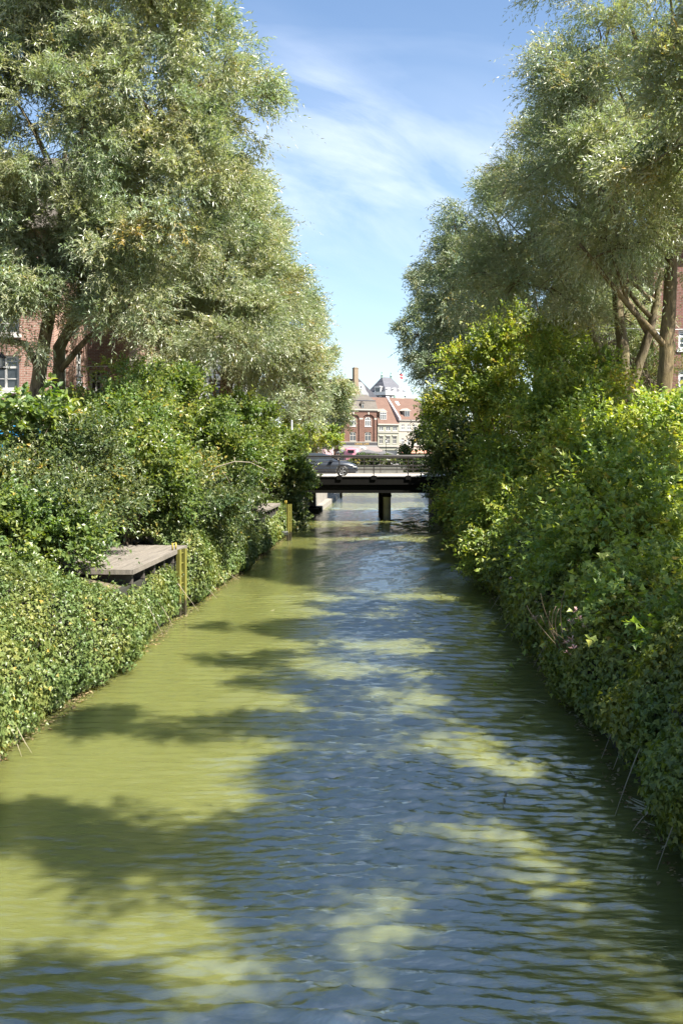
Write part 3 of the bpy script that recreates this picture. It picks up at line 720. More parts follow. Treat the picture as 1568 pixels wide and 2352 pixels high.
    for x in (-1.40, 1.38):
        for s in (-1, 1):
            w = thing('wheel', None, None, (x, s * .80, .355)); w.parent = root
            w.rotation_euler = (R(90), 0, 0)
            m = MB(); m.lathe([(.235, -.11), (.34, -.11), (.355, -.08), (.355, .08), (.34, .11), (.235, .11)], 32); m.build('tyre', M['black'], w)
            m = MB(); m.lathe([(.24, -.09), (.25, -.105), (.22, -.10), (.21, 0), (.21, .10), (.25, .105), (.24, .09)], 28)
            for k in range(5):
                a = 2 * math.pi * k / 5
                for sg in (-1, 1):
                    z = .095 * sg; d = Vector((math.cos(a), math.sin(a), 0)); q = Vector((-d.y, d.x, 0)) * .028
                    m.add([tuple(Vector((0, 0, z)) - q), tuple(d * .23 + Vector((0, 0, z)) - q * 1.6), tuple(d * .23 + Vector((0, 0, z)) + q * 1.6), tuple(Vector((0, 0, z)) + q)], [(0, 1, 2, 3)])
            m.build('rim', M['galv'], w)
            m = MB(); m.lathe([(0, .06), (.2, .06), (.2, -.06), (0, -.06)], 20); m.build('hub', M['black'], w)
car()

# ------------------------------------------------------------------ landing stages and ladders
def landing(label, d0, d1, zt, depth, group):
    c0 = CX(d0) - HW; root = thing('landing_stage', label, 'landing', (CX((d0 + d1) / 2) - HW + .06, (d0 + d1) / 2, zt), math.atan(-0.055), group)
    h = (d1 - d0) / 2
    m = MB()
    nb = int((depth + .1) / .145)
    for k in range(nb):
        x1 = -k * .145; m.box(x1 - .139, x1, -h, h, -.06, 0.0 + .003 * ((k * 7) % 3))
    m.build('deck', M['plank'], root)
    m = MB(); m.box(.003, .045, -h - .01, h + .01, -.105, .005); m.box(-depth, .003, -h - .045, -h - .004, -.10, .004); m.build('edge_board', M['plank'], root)
    for k in range(6):
        y = -h + .25 + k * (2 * h - .5) / 5
        m = MB(); m.box(-depth, -.04, y - .07, y + .07, -.34, -.062); m.build('joist', M['beam'], root)
    return root
landing('bleached timber landing stage with its planks bare, beside the nearer yellow ladder', 21.4, 26.9, 1.74, 2.6, 'timber landing stages on the ivy bank')
landing('timber landing stage half hidden by bushes, near the bridge, farther along the ivy bank', 43.2, 48.6, 1.74, 2.2, 'timber landing stages on the ivy bank')
def ladder(label, d, xd):
    p = at(xd, 1100, d); root = thing('yellow_ladder', label, 'ladder', (p.x + .12, d, 0), R(72), 'yellow ladders on the canal wall')
    for x in (-.15, .15):
        m = MB(); m.box(x - .05, x + .05, -.035, -.022, -.9, 1.74); m.box(x - .05, x - .036, -.022, .07, -.9, 1.74); m.box(x + .036, x + .05, -.022, .07, -.9, 1.74)
        m.build('stile', [M['yellow_stile']], root)
    for k in range(9):
        z = -.45 + k * .26; m = MB(); m.tube([(-.10, .02, z), (.10, .02, z)], .016, 8); m.build('rung', M['yellow_stile'], root)
    m = MB(); m.tube([(-.42, .06, 1.75), (-.42, .06, 1.92), (-.24, .06, 1.92), (-.24, .06, 1.75)], .022, 8); m.build('grab_handle', M['yellow'], root)
    m = MB(); m.box(-.62, -.16, .00, .05, .42, .47); m.box(-.62, -.16, .16, .21, .42, .47); m.box(-.64, -.60, .00, .21, .42, .47); m.box(-.20, -.1, .0, .2, .28, .42); m.build('step_bracket', M['galv'], root)
def stile_mat():
    t = NT('waterline_yellow'); o = t.obj(); s_ = t.n('ShaderNodeSeparateXYZ'); t.l(o, s_.inputs[0])
    f = t.noise(t.scaled(o, (6, 6, 2)), 2.0, 5, .65)
    k = t.math('ADD', t.math('SUBTRACT', s_.outputs[2], 0.36), t.math('MULTIPLY', t.math('SUBTRACT', f, .5), .25)); k = t.math('MULTIPLY', k, 8, clamp=True)
    y = t.mix(f, (0.11, 0.105, 0.025, 1), (0.22, 0.205, 0.036, 1))
    return t.done(t.principled(t.mix(k, (0.035, 0.03, 0.015, 1), y), .55).outputs[0])
M['yellow_stile'] = stile_mat()
ladder('yellow steel ladder with a weed-dark foot, at the bare landing stage corner', 25.9, 408)
ladder('yellow steel ladder below the half-hidden landing stage near the bridge', 47.6, 659)

# ------------------------------------------------------------------ quays past the bridge
def quays():
    root = thing('stone_quay', 'pale concrete quay wall with a low ledge, seen under the bridge', 'quay', (0, 60, 0))
    def strip(a0, a1, z0, z1, name, mat):
        m = MB()
        y0, y1 = 71.0, BANK_END
        P = [(CX(y0) - HW - a1, y0), (CX(y0) - HW - a0, y0), (CX(y1) - HW - a0, y1), (CX(y1) - HW - a1, y1)]
        m.prism([(x, y - 60) for x, y in P], z0, z1, 'z'); m.build(name, mat, root)
    strip(-.45, .0, -1.5, .33, 'ledge', M['concrete'])
    strip(.001, .5, -1.5, 2.45, 'wall', M['concrete'])
    m = MB(); y = 68.4; x = CX(y) - HW
    m.tube([(x - .5, y - 60, .42), (x + .42, y - 60, .42), (x + .5, y - 60, .36), (x + .5, y - 60, -.2)], .05, 8); m.build('drain_pipe', M['iron'], root)
    m = MB(); m.box(x - .3, x + .45, 68.45 - 60, 71 - 60, -1.5, .33); m.build('ledge', M['concrete'], root)
    m = MB(); m.tube([(CX(94) - HW + .55, 93.8 - 60, -.4), (CX(94) - HW + .55, 93.8 - 60, .75)], .11, 10); m.build('mooring_post', M['iron'], root)
    m = MB(); m.box(-90, 90, 149.2, 149.898, -1.5, 2.0); m.box(-90, 90, 149.12, 149.899, 2.0, 2.14)
    o = m.build('far_quay_wall', M['quaystone']); tag(o, 'pale stone quay wall across the far end of the basin', 'quay')
    m = MB(); m.box(-120, CX(94) - HW - .351, 93.6, 94.4, -1.5, 2.3)
    o = m.build('basin_quay_wall', M['concrete']); tag(o, 'concrete quay wall turning left behind the bridge', 'quay')
quays()

# ------------------------------------------------------------------ far street of houses
RZ = R(28); P0 = at(815, 1058, 232); SC, SS = math.cos(RZ), math.sin(RZ)
def cpx(cx, cy): return (1200 + cx / 3.4087) / 1.7009, (1400 + cy / 3.4087) / 1.7009
def ST(cx, cy, setback=0.0):
    """A point of the street front (setback metres behind it) from its place in a close-up of the photo: (metres along, height over ground)."""
    xd, yd = cpx(cx, cy); a = (xd - 784) / FPX
    X0, Y0 = P0.x - SS * setback, P0.y + SC * setback
    s = (a * Y0 - X0) / (SC - a * SS); d = Y0 + s * SS
    return s, EYE + (HZ - yd) / FPX * d - 2.0
class House:
    def __init__(h, name, label, cat, cx0, setback=0.0, group='houses of the far street'):
        h.sb = setback; h.s0 = ST(cx0, 1000, setback)[0]
        h.root = thing(name, label, cat, (P0.x + h.s0 * SC - SS * setback, P0.y + h.s0 * SS + SC * setback, 2.0), RZ, group)
    def u(h, cx): return ST(cx, 1000, h.sb)[0] - h.s0
    def z(h, cy, cx=815): return ST(cx, cy, h.sb)[1]
    def p(h, cx, cy): return h.u(cx), h.z(cy, cx)
def wall_grid(m, u0, u1, z0, z1, y0, y1, holes):
    """A wall slab with rectangular openings."""
    us = sorted({u0, u1, *[v for a in holes for v in a[:2]]}); zs = sorted({z0, z1, *[v for a in holes for v in a[2:]]})
    us = [v for v in us if u0 <= v <= u1]; zs = [v for v in zs if z0 <= v <= z1]
    for i in range(len(us) - 1):
        run = None
        for j in range(len(zs) - 1):
            cu, cz = (us[i] + us[i + 1]) / 2, (zs[j] + zs[j + 1]) / 2
            solid = not any(a[0] < cu < a[1] and a[2] < cz < a[3] for a in holes)
            if solid: run = (run[0], zs[j + 1]) if run else (zs[j], zs[j + 1])
            if (not solid or j == len(zs) - 2) and run: m.box(us[i], us[i + 1], y0, y1, *run); run = None
def window(parent, u0, u1, z0, z1, y, nu=2, trans=0.62, nz=(1, 2), fw=0.09, bar=0.05, mat='white', arch=False, sill=True, dep=0.10, glass='glass'):
    """frame and glazing bars (one part) with the panes as a sub-part."""
    m = MB(); top = z1 - ((u1 - u0) / 2 * .8 if arch else 0)
    m.box(u0, u0 + fw, y, y + dep, z0, top); m.box(u1 - fw, u1, y, y + dep, z0, top); m.box(u0 + fw, u1 - fw, y, y + dep, z0, z0 + fw)
    if not arch: m.box(u0 + fw, u1 - fw, y, y + dep, z1 - fw, z1)
    else:
        c = (u0 + u1) / 2; r = (u1 - u0) / 2; n = 10
        for k in range(n):
            a0, a1 = math.pi * k / n, math.pi * (k + 1) / n
            q = [(c + math.cos(a) * rr, top + math.sin(a) * rr * .8) for a, rr in ((a0, r), (a1, r), (a1, r - fw), (a0, r - fw))]
            m.prism(q[::-1], y, y + dep)
    zt = z0 + (z1 - z0) * trans
    for k in range(1, nu):
        uu = u0 + (u1 - u0) * k / nu; m.box(uu - bar, uu + bar, y + .012, y + dep - .012, z0 + fw, z1 - fw)
    m.box(u0 + fw, u1 - fw, y + .008, y + dep - .014, zt - bar, zt + bar)
    for a, b, cnt in ((z0, zt, nz[0]), (zt, z1, nz[1])):
        for k in range(1, cnt): zz = a + (b - a) * k / cnt; m.box(u0 + fw, u1 - fw, y + .016, y + dep - .016, zz - bar * .5, zz + bar * .5)
    if sill: m.box(u0 - .08, u1 + .08, y - .14, y + dep, z0 - .12, z0 - .003)
    w = m.build('window', M[mat], parent)
    m = MB(); m.box(u0 + fw * .6, u1 - fw * .6, y + dep * .5, y + dep * .62, z0 + fw * .6, z1 - fw * .6 - (0.25 * (u1 - u0) if arch else 0))
    if arch:
        c = (u0 + u1) / 2; r = (u1 - u0) / 2 - fw * .6
        m.prism([(c + math.cos(math.pi * k / 8) * r, top + .001 + math.sin(math.pi * k / 8) * r * .8) for k in range(9)][::-1], y + dep * .52, y + dep * .6)
    m.build('pane', M[glass], w)
    return w

def cafe_house():
    h = House('brick_house', 'red brick corner house with arched windows over the dark café sign', 'house', 345)
    u0, u1 = 0.0, h.u(932); ze = h.z(700); r = h.root
    cols = [(h.u(c - 40), h.u(c + 40)) for c in (425, 615, 815)]; recs = [(h.u(c - 74), h.u(c + 76)) for c in (413, 615, 815)]
    zb2, zt2 = h.z(905), h.z(782); zb1, zt1 = h.z(1100), h.z(982); zs = h.z(1112)
    back = MB(); holes = [(a, b, zb2, zt2) for a, b in cols] + [(a, b, zb1, zt1) for a, b in cols]
    wall_grid(back, u0, u1, 0, ze, .30, .55, holes + [(h.u(420), h.u(900), 0, 2.6)])
    front = MB(); wall_grid(front, u0, u1, zs, ze, 0, .298, [(a, b, zs, h.z(745)) for a, b in recs])
    for a, b in recs:                         # round heads of the recesses
        c = (a + b) / 2; rr = (b - a) / 2; zc = h.z(800); zt = h.z(745); n = 8
        for s in (-1, 1):
            pts = [(c + s * rr * math.cos(math.pi / 2 * k / n), zc + (zt - zc) * math.sin(math.pi / 2 * k / n)) for k in range(n + 1)]
            poly = pts + [(c + s * (rr - .002), zt - .001)]
            front.prism(poly if s < 0 else poly[::-1], .004, .294)
    back.box(u0, u0 + .25, .55, 9, 0, ze); back.box(u1 - .25, u1, .55, 9, 0, ze); back.box(u0, u1, 9, 9.25, 0, ze)
    back.build('rear_wall', M['brick_far'], r); front.build('wall', M['brick_far'], r)
    band = MB()
    for a, b in [(u0, recs[0][0])] + [(recs[i][1], recs[i + 1][0]) for i in range(2)] + [(recs[2][1], u1)]: sc_ = MB(); sc_.box(a, b, -.03, -.002, h.z(815), h.z(795)); sc_.build('stone_band', M['stone'], r)
    sc_ = MB(); sc_.box(u0, u1, -.14, -.002, h.z(704), h.z(690)); sc_.build('string_course', M['stone'], r); sc_ = MB(); sc_.box(u0, u1, -.10, -.002, zs - .16, zs + .02); sc_.build('string_course', M['stone'], r)
    for a, b in recs: sc_ = MB(); sc_.prism([((a + b) / 2 - .12, h.z(750)), ((a + b) / 2 + .12, h.z(750)), ((a + b) / 2 + .2, h.z(715)), ((a + b) / 2 - .2, h.z(715))], -.05, -.002); sc_.build('keystone', M['stone'], r)
    band.box(u0, u1, -.35, .2, ze + .14, ze + .42); band.build('cornice', M['stone'], r)
    for (a, b) in cols:
        window(r, a, b, zb2, zt2, .34, 3, .62, (1, 1), .10, .05, 'white', True)
        window(r, a, b, zb1, zt1, .34, 2, .60, (1, 1), .08, .05, 'stone', True)
    roof = MB(); zm = h.z(560); zr = h.z(495)
    roof.prism([(-.2, ze + .42), (.9, zm), (9.2, zm), (9.4, ze + .42)], u0, u1, 'x')
    roof.prism([(.85, zm + .002), (4.8, zr + .5), (9.3, zm + .002)], u0, u1 - .1, 'x'); rf = roof.build('roof', M['slate'], r)
    m = MB(); m.box(u0, u1, .75, .95, zm - .04, zm + .1); m.build('roof_edge', M['darkslate'], rf)
    for cx in (525, 733):
        c = h.u(cx); m = MB(); z0, z1, zp = h.z(672), h.z(605), h.z(572)
        m.box(c - .42, c + .42, -.12, 1.2, z0, z1); m.prism([(c - .62, z1), (c + .62, z1), (c, zp)], -.2, 2.0); dm = m.build('dormer', M['slate'], r)
        window(dm, c - .3, c + .3, z0 + .08, z1 + .1, -.2, 1, .7, (1, 1), .06, .03, 'stone', True, False, .075)
    sg = MB(); sg.box(h.u(418), h.u(925), -.16, -.04, h.z(1164), h.z(1118)); sb = sg.build('signboard', M['sign'], r)
    m = MB(); m.box(h.u(414), h.u(928), -.2, -.03, h.z(1171), h.z(1165)); m.build('signboard_trim', M['white'], sb)
    tcu = bpy.data.curves.new('lettering', 'FONT'); tcu.body = 'CROSS CAFE'; tcu.align_x = 'CENTER'; tcu.align_y = 'CENTER'; tcu.size = .62; tcu.extrude = .02; tcu.space_character = 1.08
    tmp = bpy.data.objects.new('text_source', tcu); col.objects.link(tmp); dg = bpy.context.evaluated_depsgraph_get()
    tme = bpy.data.meshes.new_from_object(tmp.evaluated_get(dg)); bpy.data.objects.remove(tmp); tme.materials.clear()
    to = link_mesh('lettering', tme, M['gold'], sb)
    to.location = (h.u(722), -.185, (h.z(1164) + h.z(1118)) / 2); to.rotation_euler = (R(90), 0, 0)
    aw = MB(); a0, a1 = h.u(395), h.u(930)
    aw.add([(a0, -.05, h.z(1174)), (a1, -.05, h.z(1174)), (a1 + .55, -2.2, h.z(1240)), (a0, -2.2, h.z(1240)), (a0, -2.2, h.z(1247)), (a1 + .55, -2.2, h.z(1247))], [(0, 3, 2, 1), (3, 4, 5, 2)])
    aw.build('awning', M['awning'], r)
    m = MB(); m.box(h.u(380), h.u(415), -.5, -.2, h.z(1170), h.z(1115)); m.build('hanging_sign', M['white'], r)
    m = MB(); m.tube([(u1 - .06, -.1, .2), (u1 - .06, -.1, ze)], .07, 8); m.build('downpipe', M['iron'], r)
    # shop front behind the awning
    m = MB(); m.box(h.u(421), h.u(899), .36, .4, 0.01, 2.59); m.build('shop_window', M['glass'], r)
cafe_house()

def narrow_house():
    h = House('narrow_house', 'narrow pale green house with orange tiled roof and one big white dormer', 'house', 934)
    r = h.root; u1 = h.u(1216); ze = h.z(872, 1075)
    rows = [[(h.u(a), h.u(b), h.z(962, 1075), h.z(908, 1075)) for a, b in ((958, 1012), (1047, 1102), (1137, 1192))],
            [(h.u(a), h.u(b), h.z(1135, 1075), h.z(1042, 1075)) for a, b in ((958, 1006), (1048, 1098), (1137, 1187))]]
    m = MB(); wall_grid(m, 0, u1, 0, ze, 0, .3, rows[0] + rows[1] + [(h.u(950), h.u(1200), .3, 2.4)])
    m.box(0, .25, .3, 9.6, 0, ze); m.box(u1 - .25, u1, .3, 9.6, 0, ze); m.build('wall', M['greenish'], r)
    for i, row in enumerate(rows):
        for w in row: window(r, *w, .08, 2, .6 if i else .99, (1, 1), .09, .05, 'stone' if i else 'white')
    t = MB(); t.box(-.02, u1 + .02, -.30, -.002, ze - .28, ze + .02)
    for a_, b_, p_ in ((990, 980, .16), (1176, 1160, .30)): sc_ = MB(); sc_.box(0, u1, -p_, -.002, h.z(a_, 1075), h.z(b_, 1075)); sc_.build('string_course', M['stone'], r)
    for w in rows[1]: hd = MB(); hd.prism([(w[0] - .12, w[3] + .12), (w[1] + .12, w[3] + .12), (w[1] + .2, w[3] + .38), (w[0] - .2, w[3] + .38)], -.18, -.002); hd.build('window_hood', M['stone'], r)
    t.build('cornice', M['stone'], r)
    m = MB(); m.box(h.u(950), h.u(1200), .12, .16, .301, 2.399); m.build('shop_window', M['glass'], r)
    zr = h.z(545, 1000) + .35
    m = MB(); m.prism([(-.3, ze + .021), (5.6, zr + .4), (9.9, ze + .021)], -.02, u1 - .02, 'x'); rf = m.build('roof', M['tile'], r)
    dz0, dz1 = h.z(815, 1010), h.z(715, 1010); a, b = h.u(968) + .3, h.u(1055) + .3
    m = MB(); m.box(a, b, .6, 4.2, dz0, dz1 + .1); m.prism([(a - .25, dz1 + .1), (b + .25, dz1 + .1), ((a + b) / 2, dz1 + .85)], .45, 5.0)
    dm = m.build('dormer', M['stone'], r); window(dm, a + .03, b - .03, dz0 + .05, dz1, .50, 3, .66, (2, 1), .08, .04, 'white', False, False, .09)
narrow_house()

def cream_house():
    h = House('cream_house', 'cream rendered house with an orange tiled roof, dormer and skylight', 'house', 1217)
    r = h.root; u1 = h.u(1640); ze = h.z(818, 1350)
    wins = []
    for c0, c1, cyb, cyt in ((0, 0, 955, 880), (-4, -4, 1142, 1065)):
        for c in (1272, 1354, 1434, 1516, 1596): wins.append((h.u(c - 20 + c0), h.u(c + 20 + c1), h.z(cyb, 1350), h.z(cyt, 1350)))
    m = MB(); wall_grid(m, 0, u1, 0, ze, 0, .3, wins + [(h.u(1240), h.u(1620), .3, 2.3)]); m.box(0, .35, .3, 11, 0, ze); m.box(u1 - .3, u1, .3, 11, 0, ze); m.build('wall', M['cream'], r)
    for i, w in enumerate(wins): window(r, *w, .06, 2, .6, (1, 1), .08, .05, 'white')
    t = MB(); t.box(.01, u1, -.3, -.002, ze - .2, ze + .05)
    for a_, b_, p_ in ((972, 962, .12), (1168, 1155, .2)): sc_ = MB(); sc_.box(.01, u1, -p_, -.002, h.z(a_, 1350), h.z(b_, 1350)); sc_.build('string_course', M['stone'], r)
    t.build('cornice', M['stone'], r)
    m = MB(); m.box(h.u(1240), h.u(1620), .12, .16, .301, 2.299); m.build('shop_window', M['glass'], r)
    zr = h.z(535, 1075) + .55
    m = MB(); m.prism([(-.35, ze + .051), (5.9, zr), (11.3, ze + .051)], .36, u1, 'x'); rf = m.build('roof', M['tile'], r)
    m = MB(); m.prism([(-.4, ze - .2), (-.4, ze + .35), (5.9, zr + .4), (11.4, ze + .35), (11.4, ze - .2)], -.12, .358, 'x'); m.build('gable_parapet', M['mauve'], r)
    dz0, dz1 = h.z(775, 1330), h.z(700, 1330); a, b = h.u(1298) + .2, h.u(1365) + .2
    m = MB(); m.box(a, b, .5, 3.6, dz0, dz1 + .06); m.prism([(a - .5, dz1 + .06), (b + .5, dz1 + .06), ((a + b) / 2, dz1 + .65)], .35, 4.4); dm = m.build('dormer', M['stone'], r)
    window(dm, a + .03, b - .03, dz0 + .05, dz1, .40, 2, .98, (1, 1), .08, .05, 'greywall', False, False, .09)
    # skylight lies in the roof slope
    k = (zr - ze - .05) / 6.25; yy = 4.3; a, b = h.u(1215) + 1.9, h.u(1250) + 1.9
    m = MB(); f = lambda y, o: ze + .051 + (y + .35) * k + o
    m.add([(a, yy - .5, f(yy - .5, .08)), (b, yy - .5, f(yy - .5, .08)), (b, yy + .5, f(yy + .5, .08)), (a, yy + .5, f(yy + .5, .08)), (a, yy - .5, f(yy - .5, -.05)), (b, yy - .5, f(yy - .5, -.05)), (b, yy + .5, f(yy + .5, -.05)), (a, yy + .5, f(yy + .5, -.05))],
          [(0, 1, 2, 3), (4, 5, 1, 0), (5, 6, 2, 1), (6, 7, 3, 2), (7, 4, 0, 3)]); m.build('skylight', M['bluewhite'], rf)
    aw = MB(); a0, a1 = h.u(1222), h.u(1620)
    aw.add([(a0, -.05, h.z(1225, 1400)), (a1, -.05, h.z(1225, 1400)), (a1, -1.8, h.z(1262, 1400)), (a0, -1.8, h.z(1262, 1400))], [(0, 3, 2, 1)])
    aw.build('awning', plain('brick_red_awning', (0.45, 0.20, 0.14), .85), r)
cream_house()

def grey_house():
    h = House('grey_house', 'grey rendered house half behind leaves, left of the brick café house', 'house', 140)
    r = h.root; u1 = h.u(343); ze = h.z(760); wins = [(h.u(c), h.u(c + 45), h.z(b), h.z(a)) for c in (160, 240) for a, b in ((820, 920), (985, 1085))]
    m = MB(); wall_grid(m, 0, u1, 0, ze, 0, .3, wins); m.box(0, .3, .3, 9, 0, ze); m.box(u1 - .3, u1, .3, 9, 0, ze); m.build('wall', M['greywall'], r)
    for w in wins: window(r, *w, .06, 2, .6, (1, 1), .08, .05)
    m = MB(); m.prism([(-.3, ze), (4.5, ze + 4), (9.3, ze)], 0, u1, 'x'); m.build('roof', M['slate'], r)
grey_house()

def chimney_house():
    h = House('brown_roofed_house', 'house with a steep brown roof and a tall tan chimney behind the café', 'house', 430, 16.0)
    r = h.root; u1 = h.u(815); zr = h.z(285); zb = h.z(520)
    m = MB(); m.box(0, u1, 0, 8, 0, zb); m.build('wall', M['greywall'], r)
    m = MB(); m.prism([(-.2, zb), (1.6, zr), (6.4, zr), (8.2, zb)], 0, h.u(640), 'x'); m.box(-.05, h.u(640), 1.5, 6.5, zr + .001, zr + .18); m.build('roof', M['brownroof'], r)
    # curved grey gable with an oval window
    a, b = h.u(668), h.u(812); pts = [(a, zb), (b, zb), (b - .1, h.z(470)), (h.u(775), h.z(430)), (h.u(755), h.z(370)), (h.u(725), h.z(330)), (h.u(700), h.z(318)), (a, h.z(330))]
    m = MB(); m.prism(pts, -.3, .2); g = m.build('gable', M['greywall'], r)
    m = MB(); c = h.u(700) + .1; z = h.z(395); m.prism([(c + .38 * math.cos(t), z + .62 * math.sin(t)) for t in np.linspace(0, 6.283, 19)[:-1]], -.34, -.302); m.build('oval_window', M['white'], g)
    m = MB(); m.prism([(c + .28 * math.cos(t), z + .5 * math.sin(t)) for t in np.linspace(0, 6.283, 19)[:-1]], -.36, -.341); m.build('pane', M['glass'], g)
    m = MB(); m.prism([(a + .2, h.z(325)), (b + .6, zb), (b + 3, zb), (h.u(690), h.z(270))], .3, 7.5); m.build('hipped_roof', M['darkslate'], r)
    m = MB(); a, b = h.u(614), h.u(668); zt = h.z(128); m.box(a, b, -.5, .55, zb - 1, zt - .35); m.box(a - .06, b + .06, -.56, .61, zt - .34, zt - .12); m.box(a + .1, b - .1, -.4, .45, zt - .12, zt)
    m.prism([(b, h.z(330)), (b + .25, h.z(420)), (b + .75, h.z(495)), (b, h.z(495))], -.42, .5); m.build('chimney', M['chim'], r)
    m = MB(); a, b = h.u(675), h.u(704); m.box(a, b, 1.2, 1.8, h.z(330), h.z(236)); m.box(a - .06, b + .06, 1.14, 1.86, h.z(236), h.z(224)); m.build('small_chimney', M['brick_far'], r)
chimney_house()

def palace():
    d = 296.0; A = at(*cpx(1040, 470), d); k = d / FPX / 1.7009 / 3.4087
    rz = R(41); root = thing('slate_roofed_mansion', 'grand white mansion with a dark hipped slate roof and green turrets', 'mansion', (A.x, d, 2.0), rz)
    Lf, Ls = 310 * k / math.cos(rz), 258 * k / math.sin(rz)
    Z = lambda cy: EYE + (HZ - cpx(0, cy)[1]) / FPX * d - 2.0
    zb, zt = Z(440), Z(232)
    m = MB(); m.box(.4, Lf - .4, .4, Ls - .4, 0, Z(482)); m.build('wall', M['darkslate'], root)
    m = MB(); a0 = Lf * .5 - 1.9; a1 = Lf * .5 + 1.9; c = Ls * .5
    V = [(.3, .3, zb), (Lf - .3, .3, zb), (Lf - .3, Ls - .3, zb), (.3, Ls - .3, zb), (a0, c, zt), (a1, c, zt)]
    m.add(V, [(0, 1, 5, 4), (1, 2, 5), (2, 3, 4, 5), (3, 0, 4)]); m.build('roof', M['darkslate'], root)
    m = MB(); m.box(0, Lf, 0, Ls, Z(484), Z(476)); m.box(.05, Lf - .05, .05, .3, Z(475.9), Z(446)); m.box(.05, .3, .301, Ls, Z(475.9), Z(446)); m.box(0, Lf, 0, .36, Z(446), Z(440)); m.box(0, .36, .361, Ls, Z(446), Z(440))
    for t in (0, .33, .66, 1): m.box(t * (Lf - .5), t * (Lf - .5) + .5, -.06, .44, Z(475), Z(425))
    for t in (.5, 1): m.box(-.06, .44, t * (Ls - .5), t * (Ls - .5) + .5, Z(475), Z(425))
    m.build('balustrade', M['white'], root)
    for u in (.2, .48, .76):                   # dormers of the sunlit front
        m = MB(); x = u * Lf; m.box(x - .55, x + .55, .5, 2.4, zb, Z(398)); m.prism([(x - .7, Z(398)), (x + .7, Z(398)), (x + .35, Z(385)), (x - .35, Z(385))], .42, 2.6); dm = m.build('dormer', M['white'], root)
        window(dm, x - .38, x + .38, zb + .1, Z(402), .40, 2, .6, (1, 1), .08, .05, 'white', False, False, .09)
    m = MB(); y = Ls * .42; m.box(.2, 2.4, y - 1.3, y + 1.3, zb - .3, Z(378)); m.prism([(y - 1.55, Z(378)), (y + 1.55, Z(378)), (y + .9, Z(362)), (y - .9, Z(362))], .1, 2.6, 'x'); dm = m.build('large_dormer', M['white'], root)
    for kx in range(3):
        m = MB(); m.box(.12, .18, y - .95 + kx * .68, y - .42 + kx * .68, zb + .1, Z(385)); m.build('pane', M['glass'], dm)
    for x in (.16, .36, .62, .86):             # windows of the top storey
        window(root, x * Lf - .5, x * Lf + .5, Z(545), Z(495), .28, 2, .65, (1, 1), .1, .06, 'white', True, False, .1)
    for y in (.30, .62):
        m = MB(); m.box(.26, .38, y * Ls - .55, y * Ls + .55, Z(545), Z(495)); w = m.build('side_window', M['white'], root)
        m = MB(); m.box(.22, .255, y * Ls - .42, y * Ls - .06, Z(540), Z(500)); m.box(.22, .255, y * Ls + .06, y * Ls + .42, Z(540), Z(500)); m.build('pane', M['glass'], w)
    m = MB(); x = Lf * .60; n = 12               # arched green gable
    out = [(x + 2.1 * math.cos(math.pi * i / n), Z(545) + (Z(458) - Z(545)) * math.sin(math.pi * i / n)) for i in range(n + 1)]
    m.prism(out[::-1], -.5, .39); m.build('arched_gable', M['copper'], root)
    m = MB(); inn = [(x + 1.7 * math.cos(math.pi * i / n), Z(545) + (Z(470) - Z(545)) * math.sin(math.pi * i / n)) for i in range(n + 1)]
    m.prism(inn[::-1], -.6, -.501); m.build('gable_face', M['white'], root)
    for x in (a0, a1):
        m = MB(); m.lathe([(.32, zt - .2), (.30, zt + .5), (.40, zt + .55), (.2, zt + .7), (.16, zt + 1.2), (.24, zt + 1.3), (.05, zt + 1.75), (.0, zt + 1.9)], 10, (x, c, 0)); m.build('turret', M['copper'], root)
    p = at(*cpx(1228, 440), 290); fl = thing('flag_pole', 'flag pole flying a red and white flag beside the mansion roof', 'flag', (p.x, 290, 2.0))
    zz = lambda cy: EYE + (HZ - cpx(0, cy)[1]) / FPX * 290 - 2.0
    m = MB(); m.tube([(0, 0, 0), (0, 0, zz(165))], [.12, .05], 8); m.build('pole', M['white'], fl)
    kk = 290 / FPX / 1.7009 / 3.4087
    m = MB(); zt, zl = zz(200), zz(265); w = 40 * kk
    P = lambda i, j: (w * i / 8, .12 * math.sin(i * 1.1), zt + (zl - zt) * j - .35 * i / 8 * w)
    for i in range(8): m.quad(P(i, 0), P(i, 1), P(i + 1, 1), P(i + 1, 0))
    m.build('flag', M['redcloth'], fl)
    m = MB(); Q = lambda i, j: (w * i / 8, .12 * math.sin(i * 1.1) - .02, zt + (zl - zt) * j - .35 * i / 8 * w)
    for i in range(8): m.quad(Q(i, .43), Q(i, .57), Q(i + 1, .57), Q(i + 1, .43))
    m.quad(Q(3, 0), Q(3, .42), Q(4, .42), Q(4, 0)); m.quad(Q(3, .58), Q(3, 1), Q(4, 1), Q(4, .58)); m.build('cross', M['white'], fl)
palace()

